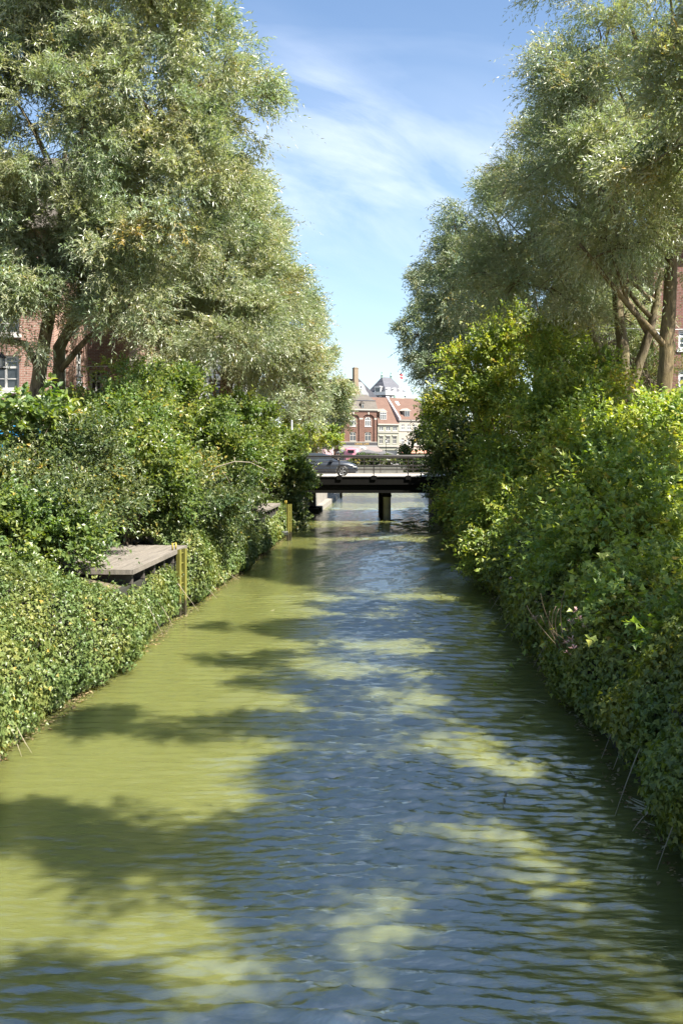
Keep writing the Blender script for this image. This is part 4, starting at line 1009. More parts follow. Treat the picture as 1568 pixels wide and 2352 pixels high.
# ------------------------------------------------------------------ the café terrace
def terrace():
    def spot(cx, cy, d): return at(*cpx(cx, cy), d)
    def parasol(cx, d, top, half, lab, mat='greycloth'):
        p = spot(cx, 1250, d); root = thing('open_parasol', lab, 'parasol', (p.x, d, 2.0), R(17), 'open parasols of the café terrace')
        zt = spot(cx, top, d).z - 2.0
        m = MB(); m.tube([(0, 0, 0), (0, 0, zt + .12)], .04, 8); m.build('pole', M['galv'], root)
        m = MB(); m.lathe([(0.02, zt), (half * .5, zt - .30), (half, zt - .62)], 8, (0, 0, 0), False); m.lathe([(half, zt - .62), (half, zt - .80)], 8, (0, 0, 0), False); m.build('canopy', M[mat], root)
        m = MB(); m.lathe([(.32, .0), (.32, .07), (.05, .1)], 10); m.build('base', M['iron'], root)
    parasol(470, 205, 1212, 1.5, 'small grey parasol left of the pink food van')
    parasol(800, 200, 1212, 2.3, 'wide grey parasol right of the pink food van, under the white star')
    parasol(1020, 204, 1232, 2.2, 'low grey parasol in front of the pale green house')
    def shut(cx, d, top, lab):
        p = spot(cx, 1250, d); root = thing('closed_parasol', lab, 'parasol', (p.x, d, 2.0), 0, 'closed parasols of the terrace'); zt = spot(cx, top, d).z - 2.0
        m = MB(); m.tube([(0, 0, 0), (0, 0, zt + .1)], .04, 8); m.build('pole', M['galv'], root)
        m = MB(); m.lathe([(.02, zt), (.14, zt - .5), (.26, zt - 1.2), (.40, zt - 1.75), (.34, zt - 1.76)], 9, (0, 0, 0), False); m.build('canopy', M['creamcloth'], root)
    shut(1202, 196, 1192, 'furled cream parasol between the pale green and cream houses'); shut(1356, 196, 1205, 'furled cream parasol in front of the cream house')
    # pink food van
    p = spot(610, 1300, 202); root = thing('food_van', 'pink food van with a dark serving hatch below the café awning', 'food van', (p.x, 202, 2.0), R(14))
    k = 202 / FPX / 1.7009 / 3.4087; z = lambda cy: spot(0, cy, 202).z - 2.0; w = 95 * k
    pr = [(-w, z(1215)), (-w, .45), (w * .98, .45), (w, z(1230)), (w * .9, z(1205)), (w * .5, z(1198)), (-w * .8, z(1196)), (-w * .95, z(1202))]
    m = MB(); m.prism(pr, 0, 2.0); m.build('body', M['pinkpaint'], root, .06)
    m = MB(); m.box(-w * .75, w * .15, -.03, -.002, z(1262), z(1222)); m.build('serving_hatch', M['black'], root)
    m = MB(); m.box(-w * .8, w * .2, -.75, -.031, z(1219), z(1214)); m.build('hatch_flap', M['pinkpaint'], root)
    m = MB(); m.box(w * .45, w * .8, -.03, -.002, .6, z(1215)); m.build('door', M['white'], root)
    m = MB(); m.box(-w * .55, w * .05, .4, .6, z(1195), z(1182)); m.build('roof_sign', M['pinkpaint'], root)
    for x in (-w * .3, w * .3):
        m = MB(); m.tube([(x, -.03, .32), (x, .22, .32)], .32, 18); m.build('wheel', M['black'], root)
    # white star
    p = spot(740, 1195, 212); root = thing('star_ornament', 'white many-pointed star standing in front of the café awning', 'ornament', (p.x, 212, 2.0)); z = p.z - 2
    m = MB(); pts = []
    for i in range(16):
        a = math.pi * 2 * i / 16 + .1; rr = .95 if i % 2 == 0 else .36; pts.append((rr * math.cos(a), z + .62 * rr * math.sin(a)))
    vs = [(x, -.02, zz) for x, zz in pts] + [(0, -.25, z), (0, .21, z)]; m.add(vs, [(i, (i + 1) % 16, 16) for i in range(16)] + [((i + 1) % 16, i, 17) for i in range(16)]); m.build('star', M['white'], root)
    m = MB(); m.tube([(0, 0, 0), (0, 0, z - .2)], .04, 8); m.build('pole', M['galv'], root)
    # street lamp in front of the green house
    p = spot(1047, 1240, 190); root = thing('street_lamp', 'slim black street lamp in front of the pale green house', 'street lamp', (p.x, 190, 2.0)); zt = spot(0, 1120, 190).z - 2
    m = MB(); m.tube([(0, 0, 0), (0, 0, .8), (0, 0, .85), (0, 0, zt)], [.09, .08, .05, .04], 8); m.build('post', M['iron'], root)
    m = MB(); m.lathe([(.05, zt), (.16, zt + .12), (.2, zt + .42), (.05, zt + .5)], 8); m.build('lantern', M['white'], root)
    m = MB(); m.lathe([(.24, zt + .421), (.12, zt + .55), (.0, zt + .68)], 8); m.build('cap', M['iron'], root)
    # stalls left of the houses
    p = spot(95, 1250, 120); root = thing('market_stall', 'market stall with a black canopy and orange panel, behind the car roof', 'market stall', (p.x, 120, 2.0))
    k = 120 / FPX / 1.7009 / 3.4087; z = lambda cy: spot(0, cy, 120).z - 2.0
    m = MB(); m.add([(-95 * k, -1.2, z(1165)), (80 * k, -1.2, z(1165)), (70 * k, .2, z(1128)), (-95 * k, .2, z(1128)), (-95 * k, 1.4, z(1165)), (80 * k, 1.4, z(1165)), (-95 * k, -1.2, z(1182)), (80 * k, -1.2, z(1182))], [(0, 1, 2, 3), (3, 2, 5, 4), (6, 7, 1, 0), (0, 3, 4), (1, 5, 2)]); m.build('canopy', M['black'], root)
    for x in (-90, 75):
        for y in (-1.15, 1.3):
            m = MB(); m.tube([(x * k, y, 0), (x * k, y, z(1165))], .03, 6); m.build('pole', M['iron'], root)
    m = MB(); m.box(10 * k, 45 * k, .8, .84, z(1300), z(1170)); m.build('panel', M['orange'], root)
    m = MB()
    for i in range(9): m.box((-90 + i * 12) * k, (-84 + i * 12) * k, .9, .93, z(1300), z(1180))
    m.build('slat_panel', M['white'], root)
    p = spot(265, 1250, 140); root = thing('striped_kiosk', 'kiosk with pink and white striped sides left of the café', 'kiosk', (p.x, 140, 2.0)); k = 140 / FPX / 1.7009 / 3.4087; z = lambda cy: spot(0, cy, 140).z - 2.0
    m = MB(); m.box(-85 * k, 80 * k, 0, 2.2, 0, z(1178)); m.build('wall', M['bluewhite'], root)
    m = MB()
    for i in range(12): m.box((-82 + i * 13.5) * k, (-76 + i * 13.5) * k, -.02, -.001, .02, z(1180)); 
    m.build('stripes', M['pinkpaint'], root)
    m = MB(); m.box(-90 * k, 85 * k, -.15, 2.35, z(1178) + .001, z(1170)); m.build('roof', M['white'], root)
terrace()

def person(label, x, d, gz, rz, shirt, trousers, hair, seated=False, group='people on the terrace'):
    root = thing('person', label, 'person', (x, d, gz), rz, group)
    J = {'pel': (0, 0, .95), 'ch': (0, .01, 1.25), 'nk': (0, .0, 1.48), 'hd': (0, -.02, 1.60), 'top': (0, -.01, 1.73)}
    V = [J['pel'], J['ch'], J['nk'], J['hd'], J['top']]; E = [(0, 1), (1, 2), (2, 3), (3, 4)]; Rr = [.15, .165, .06, .095, .075]
    for s in (-1, 1):
        o = len(V); V += [(s * .19, 0, 1.40), (s * .25, .02, 1.12), (s * .25, -.10, .90), (s * .25, -.14, .82)]; E += [(1, o), (o, o + 1), (o + 1, o + 2), (o + 2, o + 3)]; Rr += [.07, .055, .042, .04]
        o = len(V); kn = (s * .10, -.05 - .03 * s, .50); V += [(s * .10, 0, .82), kn, (s * .11, .02 + .08 * s, .08), (s * .12, -.14 + .08 * s, .04)]; E += [(0, o), (o, o + 1), (o + 1, o + 2), (o + 2, o + 3)]; Rr += [.10, .07, .05, .045]
    me = bpy.data.meshes.new('body'); me.from_pydata(V, E, []); ob = bpy.data.objects.new('body_skeleton', me); col.objects.link(ob)
    ob.modifiers.new('skin', 'SKIN'); ob.modifiers.new('sub', 'SUBSURF').render_levels = 1
    for i, r_ in enumerate(Rr): me.skin_vertices[0].data[i].radius = (r_, r_ * .8)
    me.skin_vertices[0].data[0].use_root = True
    dg = bpy.context.evaluated_depsgraph_get(); m2 = bpy.data.meshes.new_from_object(ob.evaluated_get(dg)); bpy.data.objects.remove(ob)
    m2.name = 'body'; m2.materials.clear()
    b = link_mesh('body', m2, [M['skin'], shirt, trousers, M['black']], root)
    for f in m2.polygons:
        f.use_smooth = True; z = f.center.z; ax = abs(f.center.x)
        f.material_index = 3 if z < .10 else 2 if (z < .98 and ax < .2) else 0 if (z > 1.47 or z < .92) else 1
    m = MB(); m.lathe([(.09, 1.60), (.105, 1.68), (.09, 1.76), (.0, 1.80)], 10, (0, .015, 0)); m.build('hair', hair, root)
pp = at(*cpx(325, 1260), 150); person('person in dark clothes walking past the striped kiosk', pp.x, 150, 2.0, R(60), M['navy'], M['black'], M['hair'])
pp = at(*cpx(390, 1262), 190); person('person in a tan top standing left of the pink food van', pp.x, 190, 2.0, R(-20), M['tan'], M['navy'], M['hair'])
pp = at(*cpx(418, 1262), 188); person('person in a white top beside the one in tan', pp.x, 188, 2.0, R(20), M['white'], M['tan'], M['hair'])
pp = at(*cpx(905, 1262), 192); person('person in navy under the parasols right of the food van', pp.x, 192, 2.0, R(0), M['navy'], M['tan'], M['hair'])

# ------------------------------------------------------------------ buildings behind the trees
def block(name, label, x0, x1, y0, y1, h, mat, fronts, sides, band=None, rz=0, roof='slate', frame='white', side_at=1):
    """A block with its front at y0 and its canal side at x1 (side_at 1) or x0; fronts (u0, u1, z0, z1), sides (y, y, z, z) are windows."""
    root = thing(name, label, 'building', (x0 if side_at > 0 else x1, y0, 2.2), rz); ox, oy = root.location.x, y0
    m = MB(); wall_grid(m, x0 - ox, x1 - ox, 0, h, 0, .35, [(a - ox, b - ox, c - 2.2, d - 2.2) for a, b, c, d in fronts])
    m.box(x0 - ox, x1 - ox, y1 - oy - .3, y1 - oy, 0, h)
    sx = (x1 if side_at > 0 else x0) - ox; far = (x0 if side_at > 0 else x1) - ox
    sd = MB(); wall_grid(sd, .351, y1 - y0 - .301, 0, h, 0, .35, [(a - oy, b - oy, c - 2.2, d - 2.2) for a, b, c, d in sides])
    for (x, y, z) in sd.v: pass
    m.add([(sx - .35 + y if side_at > 0 else sx + .35 - y, x, z) for x, y, z in sd.v], [f if side_at < 0 else f for f in sd.f])
    m.box(min(far, far + .3 * side_at), max(far, far + .3 * side_at), .351, y1 - y0 - .301, 0, h)
    m.build('wall', M[mat], root)
    for a, b, c, d in fronts: window(root, a - ox, b - ox, c - 2.2, d - 2.2, .09, 2, .66, (2, 2), .10, .04, frame)
    for a, b, c, d in sides:
        w = MB(); u0, u1, z0, z1 = a - oy, b - oy, c - 2.2, d - 2.2; q = sx - side_at * .10
        def bx(x_, ya, yb, za, zb, t=.05): w.box(min(x_, x_ - side_at * t), max(x_, x_ - side_at * t), ya, yb, za, zb)
        bx(q, u0, u0 + .1, z0, z1); bx(q, u1 - .1, u1, z0, z1); bx(q, u0 + .1, u1 - .1, z0, z0 + .1); bx(q, u0 + .1, u1 - .1, z1 - .1, z1)
        bx(q, (u0 + u1) / 2 - .05, (u0 + u1) / 2 + .05, z0 + .1, z1 - .1, .04); bx(q, u0 + .1, u1 - .1, z0 + (z1 - z0) * .64, z0 + (z1 - z0) * .7, .035)
        bx(sx + side_at * .1, u0 - .08, u1 + .08, z0 - .12, z0 - .004, .18); wo = w.build('window', M[frame], root)
        g = MB(); g.box(min(q - side_at * .06, q - side_at * .08), max(q - side_at * .06, q - side_at * .08), u0 + .02, u1 - .02, z0 + .02, z1 - .02); g.build('pane', M['glass'], wo)
    if band:
        t = MB(); z0, z1 = band[0] - 2.2, band[1] - 2.2; t.box(x0 - ox, x1 - ox + .05 * (side_at > 0), -.05, -.002, z0, z1)
        t.box(min(sx + side_at * .002, sx + side_at * .05), max(sx + side_at * .002, sx + side_at * .05), -.002, y1 - y0, z0, z1); t.build('plinth_band', M['stone'], root)
    m = MB(); m.prism([(-.4, h), ((y1 - y0) / 2, h + 3.5), (y1 - y0 + .4, h)], x0 - ox, x1 - ox, 'x'); m.build('roof', M[roof], root)
    return root
bl = at(125, 900, 38).x
z_ = lambda yd, d: EYE + (HZ - yd) / FPX * d
block('brick_building', 'red brick building with white windows behind the forked willow on the left', bl - 16, bl, 38, 43, 10.5, 'brick',
      [(at(a, 0, 38).x, at(b, 0, 38).x, z_(896, 38), z_(816, 38)) for a, b in ((-20, 45), (-190, -120))] + [(at(a, 0, 38).x, at(b, 0, 38).x, z_(768, 38), z_(690, 38)) for a, b in ((-20, 45), (-190, -120))],
      [(38.9, 40.0, z_(888, 39), z_(800, 39)), (41.2, 42.3, z_(884, 41), z_(800, 41))], (z_(930, 38), z_(917, 38)))
b2 = at(308, 900, 47).x
block('brick_wing', 'red brick wing set back behind the bushes, next to the lantern', bl - 8, b2, 46, 62, 9.5, 'brick',
      [(at(206, 0, 46).x, at(234, 0, 46).x, z_(925, 46), z_(850, 46))], [(48 + 3 * k, 49.2 + 3 * k, z_(905, 47), z_(840, 47)) for k in range(4)])
b3 = at(550, 900, 76).x
block('white_building', 'white building glimpsed past the willow trunks towards the bridge', b3 - 10, b3, 74, 92, 10, 'white',
      [(b3 - 2.2 - 2.6 * k, b3 - 1.1 - 2.6 * k, z_(925, 74), z_(870, 74)) for k in range(3)], [(76 + 3 * k, 77.2 + 3 * k, z_(925, 78), z_(870, 78)) for k in range(5)])
br = at(1500, 900, 43).x
block('shaded_brick_building', 'shaded red brick building behind the lichen-covered trunk on the right', br, br + 14, 43, 70, 11, 'brick_shaded',
      [(at(1557, 0, 43).x, at(1600, 0, 43).x, z_(a, 43), z_(b, 43)) for a, b in ((802, 757), (893, 846))], [], side_at=-1, frame='bluewhite')

# ------------------------------------------------------------------ lanterns, pole, blue sheet
def lantern(label, xd, yd, d, arm):
    p = at(xd, yd, d); root = thing('hanging_lantern', label, 'lantern', tuple(p), 0, 'black lanterns hung from wires')
    s = 1.0
    m = MB(); m.lathe([(.16, -.30), (.17, -.26), (.0, -.255)], 8); m.build('base_plate', M['black'], root)
    for k in range(4):
        a = math.pi / 4 + k * math.pi / 2; m = MB(); m.tube([(.13 * math.cos(a), .13 * math.sin(a), -.26), (.11 * math.cos(a), .11 * math.sin(a), .10)], .012, 6); m.build('bar', M['black'], root)
    m = MB(); m.lathe([(.06, -.24), (.085, -.1), (.06, .08)], 10); m.build('glass', M['bluewhite'], root)
    m = MB(); m.lathe([(.17, .10), (.12, .17), (.05, .22), (.04, .28), (.0, .32)], 8); m.build('cap', M['black'], root)
    m = MB(); m.tube([(0, 0, .3), (0, 0, .46)], .012, 6); m.tube([(-arm[0], 0, .50), (0, 0, .46), (arm[1], 0, .52)], .010, 5); m.build('wire', M['black'], root)
lantern('black lantern on a wire between the second willow stem and the brick wing', 183, 872, 36, (2, 2.5))
lantern('black lantern at the photo edge in front of the white window of the brick building', 4, 828, 34, (3, 1.2))
p = at(1504, 770, 37); rt = thing('suspended_lamp', 'pale round street lamp hung on a wire behind the lichen-covered trunk', 'street lamp', tuple(p))
m = MB(); m.lathe([(.0, -.12), (.14, -.08), (.2, 0), (.12, .1), (.05, .16), (0, .18)], 14); m.build('shade', M['galv'], rt)
m = MB(); m.tube([(-3, 0, .35), (0, 0, .2), (5, 0, .3)], .012, 5); m.build('wire', M['galv'], rt)
p = at(670, 1040, 57); rt = thing('sign_post', 'bare grey steel post rising out of the bushes left of the car', 'post', (p.x, 57, 2.3))
m = MB(); m.tube([(0, 0, -.3), (0, 0, at(670, 966, 57).z - 2.3)], .055, 10); m.build('pole', M['galv'], rt)
m = MB(); m.lathe([(.058, at(670, 968, 57).z - 2.3), (.07, at(670, 966, 57).z - 2.3), (0, at(670, 964, 57).z - 2.3)], 10); m.build('cap', M['galv'], rt)
p = at(18, 1000, 25.6); rt = thing('blue_tarpaulin', 'blue tarpaulin showing through gaps between the large pale leaves', 'tarpaulin', (p.x, 25.6, 2.2))
m = MB()
for i in range(10):
    a, b = -1.1 + .2 * i, -.9 + .2 * i; f = lambda t: .10 * math.sin(t * 7) ; m.quad((a, f(a), 0.2), (b, f(b), .2), (b, f(b) * .6, 2.75), (a, f(a) * .6, 2.75))
m.build('sheet', M['blue'], rt)
m = MB(); m.tube([(-1.1, .1, -.2), (-1.1, .1, 2.5)], .04, 8); m.tube([(.9, .1, -.2), (.9, .1, 2.5)], .04, 8); m.build('stake', M['beam'], rt)

# ------------------------------------------------------------------ the willows
def WP(nt=22, nl=14, L=.14, W=.032, tlen=.6, droop=.34):
    return dict(nt=nt, nl=nl, tlen=tlen, droop=droop, updir=.30, flat=.42, L=L, W=W, jitter=.6, tlean=.55)
def V3(xd, yd, d): return tuple(at(xd, yd, d))
# left row
willow('large forked silvery willow in front of the brick building, nearest on the left',
       [([V3(78, 985, 29.6), V3(90, 860, 29.6), V3(108, 760, 29.5), V3(150, 520, 29.2), V3(200, 250, 29)], [.25, .21, .18, .14, .08]),
        ([V3(138, 1010, 30.2), V3(134, 880, 30.2), V3(136, 800, 30.2), V3(200, 690, 29.8), V3(330, 480, 29)], [.25, .20, .18, .13, .07]),
        ([V3(96, 860, 29.6), V3(60, 790, 29.0), V3(-60, 770, 28.4), V3(-200, 640, 28)], [.11, .10, .085, .05]),
        ([V3(140, 850, 30.1), V3(190, 790, 29.8), V3(240, 740, 29.6), V3(300, 700, 29)], [.10, .085, .07, .05])],
       [B(90, 330, 29.5, 260, 300), B(300, 180, 29, 220, 260), B(440, 120, 28.5, 95, 175), B(350, 470, 28.5, 190, 190), B(90, 540, 28, 190, 120), B(270, 580, 27.5, 85, 110),
        B(-180, 380, 29, 220, 330), B(150, -90, 29.5, 330, 220), B(560, 205, 28.2, 22, 60), B(235, 715, 27.6, 50, 60), B(400, 340, 27.6, 110, 110), B(-20, 650, 27.5, 110, 45), B(70, 670, 27.8, 120, 50), B(280, 700, 27.8, 50, 60), B(-40, 420, 28, 130, 200), B(20, 160, 28.3, 150, 130), B(30, 715, 27.6, 90, 28), B(160, 700, 27.6, 60, 30), B(150, 300, 27.5, 160, 160)],
       2100, WP(), seed=3, nlimb=22)
willow('silvery willow, second along the left bank, bulging over the canal',
       [auto_stem(CX(42) - 8.6, 42, 5.5, .34, (.4, 0)), auto_stem(CX(42) - 8.2, 42.5, 5, .25, (1.3, -.8))],
       [B(430, 560, 42, 180, 200), B(480, 420, 42, 110, 100), B(535, 550, 41, 95, 115), B(570, 645, 40.5, 85, 100), B(480, 720, 39, 150, 110), B(370, 740, 39, 120, 100), B(330, 480, 43, 180, 200)],
       640, WP(22, 14, .15, .034, .8), seed=4)
willow('grey-green willow, third along the left bank, its dark trunk showing above the bushes',
       [auto_stem(at(503, 0, 56).x, 56, 4.6, .36, (0, 0)), auto_stem(at(505, 0, 56).x, 56.2, 4.2, .22, (1.6, .3))],
       [B(560, 640, 56, 130, 170), B(615, 645, 55, 68, 100), B(645, 740, 54, 66, 100), B(560, 790, 53.5, 120, 80), B(470, 800, 53, 70, 70)],
       430, WP(18, 13, .18, .045, .9), seed=5)
willow('willow past the bridge on the left, mottled green and cream',
       [auto_stem(CX(75) - 8.6, 75, 5, .34)],
       [B(650, 750, 75, 80, 130), B(688, 800, 74, 50, 115), B(680, 905, 73, 60, 75), B(630, 880, 75, 70, 70)],
       300, WP(16, 12, .23, .062, 1.0), seed=6)
willow('farthest willow on the left, hanging down beside the café house',
       [auto_stem(CX(92) - 8.0, 92, 5, .32)],
       [B(722, 890, 92, 52, 88), B(757, 905, 91, 32, 65), B(730, 975, 90, 42, 62), B(690, 960, 92, 45, 70)],
       260, WP(15, 11, .26, .075, 1.0), seed=8)
# right row
willow('tall open willow with a lichen-covered trunk at the right photo edge',
       [([V3(1520, 1010, 29.6), V3(1527, 860, 29.6), V3(1535, 700, 29.6), V3(1545, 450, 29.6), V3(1500, 150, 29.5)], [.26, .22, .20, .15, .08]),
        ([V3(1530, 800, 29.6), V3(1500, 765, 29.3), V3(1440, 700, 29), V3(1330, 560, 28.4)], [.10, .09, .075, .045])],
       [B(1480, 260, 30, 200, 280), B(1385, 160, 29.5, 95, 120), B(1370, 330, 29, 140, 150), B(1290, 180, 29, 30, 50), B(1420, 440, 28.5, 150, 130), B(1660, 280, 30, 200, 250), B(1480, -60, 30, 180, 160), B(1600, 590, 31, 55, 75)],
       760, WP(22, 14, .13, .028, .75), bark='bark_ochre', seed=13, nlimb=20)
willow('many-stemmed grey-green willow left of the lichen-covered trunk',
       [([V3(1428, 990, 35), V3(1432, 880, 35), V3(1428, 780, 35), V3(1400, 560, 35), V3(1330, 330, 35)], [.33, .26, .21, .15, .07]),
        ([V3(1434, 930, 34.9), V3(1462, 850, 34.8), V3(1490, 770, 34.6), V3(1520, 620, 34.5)], [.20, .17, .15, .09]),
        ([V3(1424, 930, 35), V3(1396, 860, 34.8), V3(1370, 790, 34.6), V3(1300, 640, 34.4)], [.15, .12, .10, .06])],
       [B(1270, 480, 35, 130, 190), B(1225, 430, 35.5, 65, 110), B(1170, 560, 35, 70, 120), B(1240, 650, 34, 150, 110), B(1320, 600, 33.5, 120, 90), B(1265, 320, 36, 50, 60), B(1400, 380, 35, 130, 150), B(1370, 740, 38.5, 100, 70)],
       520, WP(22, 14, .135, .030, .75), seed=14, nlimb=20)
willow('rounded willow on the right bank between the many-stemmed one and the dark one',
       [auto_stem(CX(48) + 9.2, 48, 5.5, .36, (-.6, 0))],
       [B(1120, 560, 48, 85, 130), B(1075, 555, 48, 48, 68), B(1090, 680, 47, 110, 110), B(1210, 640, 48, 140, 170), B(1045, 640, 48, 52, 85)],
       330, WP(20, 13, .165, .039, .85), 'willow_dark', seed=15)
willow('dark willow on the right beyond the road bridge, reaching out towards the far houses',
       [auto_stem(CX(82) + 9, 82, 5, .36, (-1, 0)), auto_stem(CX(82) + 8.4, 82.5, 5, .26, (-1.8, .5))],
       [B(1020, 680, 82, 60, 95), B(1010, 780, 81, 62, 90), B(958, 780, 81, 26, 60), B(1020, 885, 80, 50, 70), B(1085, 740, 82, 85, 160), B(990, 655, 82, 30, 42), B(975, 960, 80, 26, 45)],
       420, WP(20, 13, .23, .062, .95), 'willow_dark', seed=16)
# trees by the photographer, out of the picture but throwing their shade over the water
def shade(X, Y, h, rx, ry, rz):
    k = h / SUNV.z; return (X + SUNV.x * k, Y + SUNV.y * k, h, rx, ry, rz)
willow('willow at the near right whose overhanging boughs enter the top right corner',
       [auto_stem(CX(19) + 8.8, 19, 5.5, .36, (-.5, 0))],
       [B(1700, 60, 19, 110, 150), B(1880, 350, 19, 120, 200), shade(-2.1, 15.7, 12.5, 2.6, .45, .5), shade(-1.9, 18.9, 13, 1.5, .25, .4), shade(-1.5, 20.6, 13, 1.3, .15, .4), shade(-1.7, 24.6, 13.5, 2.1, .6, .6),
        shade(1.2, 15.8, 10.5, 2.5, .55, .8), shade(1.6, 19.2, 10.5, 2.3, .55, .8), shade(1.2, 23.2, 11, 2.4, .9, 1.0), shade(3.2, 17.4, 8, 1.0, .9, .9), shade(3.4, 21.3, 8, .9, .9, .9), shade(1.5, 27.5, 11, 2.2, .7, 1.0), shade(.2, 17.6, 12, .9, .7, .6), shade(.3, 21.3, 12, .9, .7, .6), shade(.1, 14.4, 12, .8, .5, .5), shade(.5, 25.4, 12, 1.0, .6, .6), shade(.6, 31, 12, 1.6, 1.0, .9)],
       720, WP(20, 12, .12, .04, .5), seed=21, nlimb=9, cut=False, brad=(.25, .5))
willow('willow beside the photographer, outside the right edge, shading the foreground water',
       [auto_stem(CX(7) + 9.0, 7, 5.5, .36, (-.5, 0))],
       [shade(-2.5, 11.4, 12.5, 2.7, .50, .6), shade(-1.2, 10.1, 12.5, .9, .30, .5), shade(-2.4, 7.35, 12.5, 2.6, .30, .5), shade(.2, 10.9, 12, 1.6, .6, .6), shade(1.4, 7.7, 10.5, 2.3, .5, .7), shade(2.2, 9.3, 9, 1.6, .28, .6), shade(1.5, 12.5, 10.5, 2.3, .5, .7), shade(3.6, 10.8, 7.0, .9, 1.2, 1.0), shade(3.5, 13.8, 7.0, .9, .8, .9), shade(.3, 13.2, 12, .9, .6, .6), shade(.1, 9.2, 12, .8, .4, .5)],
       580, WP(20, 12, .12, .04, .5), seed=22, nlimb=7, cut=False, brad=(.25, .5))

# ------------------------------------------------------------------ bushes
def SP(nt=12, nl=12, L=.10, W=.06, tlen=.42, droop=.22, up=.35, flat=.45, tlean=.35):
    return dict(nt=nt, nl=nl, tlen=tlen, droop=droop, updir=up, flat=flat, L=L, W=W, jitter=.55, tlean=tlean)
GL, GR = 'bushes on the left bank', 'bushes on the right bank'
shrub('large_leaved_bush', 'bush of big pale glossy leaves at the left edge over the blue tarpaulin', 'bush', [B(40, 972, 24, 85, 38), B(85, 985, 24.5, 60, 34)], 42, SP(7, 8, 0.16, 0.115, .5, .3, .2, .55), 'shrub', seed=31, group=GL)
shrub('small_leaved_bush', 'dark small-leaved bush at the left edge beneath the big-leaved one', 'bush', [B(40, 1135, 22.5, 110, 62), B(170, 1080, 24, 110, 90), B(110, 1180, 21.5, 100, 55)], 330, SP(13, 12, 0.086, 0.048, .6, .2, .3, .5), 'shrub_dark', seed=32, group=GL)
shrub('upright_bush', 'mid-green bush in front of the right-hand willow stem, left of the brick wing', 'bush', [B(240, 965, 28.5, 62, 62), B(260, 1010, 28, 100, 85), B(300, 890, 29.5, 40, 45)], 300, SP(13, 12, 0.098, 0.052, .6, .2, .3, .5), 'shrub', seed=33, group=GL)
shrub('elder_bush', 'bright bush with yellowish tips below the brick wing', 'bush', [B(290, 1050, 27, 90, 75), B(340, 1100, 27.5, 90, 80), B(250, 1120, 27, 80, 60)], 260, SP(12, 12, 0.115, 0.063, .6, .2, .3, .5), 'shrub', seed=34, group=GL)
shrub('tall_bush', 'tall bush rising above the landing stage in front of the second willow', 'bush', [B(400, 960, 34, 110, 95), B(430, 1060, 33, 120, 90), B(350, 930, 35, 50, 60)], 330, SP(13, 12, 0.115, 0.061, .6, .2, .3, .5), 'shrub', seed=35, group=GL)
shrub('ash_like_bush', 'bush with a bare arching branch, behind the landing stage', 'bush', [B(400, 1140, 30, 130, 70), B(330, 1180, 29, 90, 55), B(470, 1150, 32, 90, 65)], 300, SP(12, 12, 0.109, 0.055, .6, .2, .3, .5), 'shrub_dark', seed=36, group=GL)
shrub('mixed_bush', 'broad bush on the left bank under the third willow trunk', 'bush', [B(540, 990, 43, 90, 70), B(500, 1080, 41, 100, 85), B(570, 1030, 44, 70, 60)], 330, SP(13, 12, 0.132, 0.069, .6, .2, .3, .5), 'shrub', seed=37, group=GL)
shrub('bankside_bush', 'dark bush overhanging the ivy left of the far landing stage', 'bush', [B(480, 1130, 38, 70, 55), B(520, 1165, 39, 36, 45), B(470, 1175, 36, 46, 38)], 230, SP(12, 12, 0.121, 0.063, .6, .2, .3, .5), 'shrub_dark', seed=38, group=GL)
shrub('bridge_end_bush', 'bush covering the left end of the road bridge and the car tail', 'bush', [B(620, 1040, 54, 66, 72), B(645, 1095, 55, 46, 55), B(580, 1050, 52, 55, 45), B(670, 1060, 56, 24, 38)], 300, SP(13, 12, 0.155, 0.083, .6, .2, .3, .5), 'shrub', seed=39, group=GL)
shrub('abutment_bush', 'bush and creeper hanging over the left bridge abutment to the water', 'bush', [B(668, 1120, 55, 28, 55), B(650, 1170, 54, 34, 45), B(676, 1185, 55.5, 18, 32)], 170, SP(11, 12, 0.149, 0.083, .6, .2, .3, .5), 'shrub_dark', seed=40, group=GL)
shrub('waterside_bush', 'sunlit bush at the left edge above the nearest ivy', 'bush', [B(30, 1240, 20.5, 110, 55), B(120, 1250, 21, 70, 45)], 190, SP(12, 12, 0.098, 0.060, .6, .2, .3, .5), 'shrub', seed=41, group=GL)
shrub('street_bush', 'light green bush by the road behind the left end of the bridge', 'bush', [B(700, 1000, 78, 50, 40), B(740, 1010, 80, 25, 25)], 90, SP(11, 11, 0.184, 0.115, .6, .2, .3, .5), 'lime', seed=42, group=GL)

shrub('elm_bush', 'tall bright elm bush below the dark willow on the right', 'bush', [B(1130, 870, 42, 90, 100), B(1180, 800, 42, 60, 55), B(1080, 950, 42, 80, 70), B(1210, 900, 41, 90, 90), B(1195, 1000, 43, 60, 50)], 285, SP(9, 11, 0.155, 0.092, 0.78, .12, .2, .62), 'lime', size=(.4, .85), seed=51, group=GR)
shrub('hazel_bush', 'broad bush in front of the many-stemmed willow, pale leaf tips', 'bush', [B(1290, 900, 33, 110, 90), B(1330, 980, 31, 120, 90), B(1240, 1000, 33, 100, 90), B(1280, 800, 35, 60, 60)], 323, SP(9, 11, 0.135, 0.081, 0.78, .15, .25, .55), 'lime', size=(.4, .85), seed=52, group=GR)
shrub('dogwood_bush', 'bright yellow-green bush under the lichen-covered trunk', 'bush', [B(1430, 1050, 24, 130, 100), B(1530, 1030, 23.5, 90, 75), B(1380, 1120, 23, 110, 90), B(1490, 1000, 25.5, 50, 30)], 313, SP(9, 11, 0.121, 0.076, 0.65, .15, .25, .6), 'lime', size=(.4, .85), seed=53, group=GR)
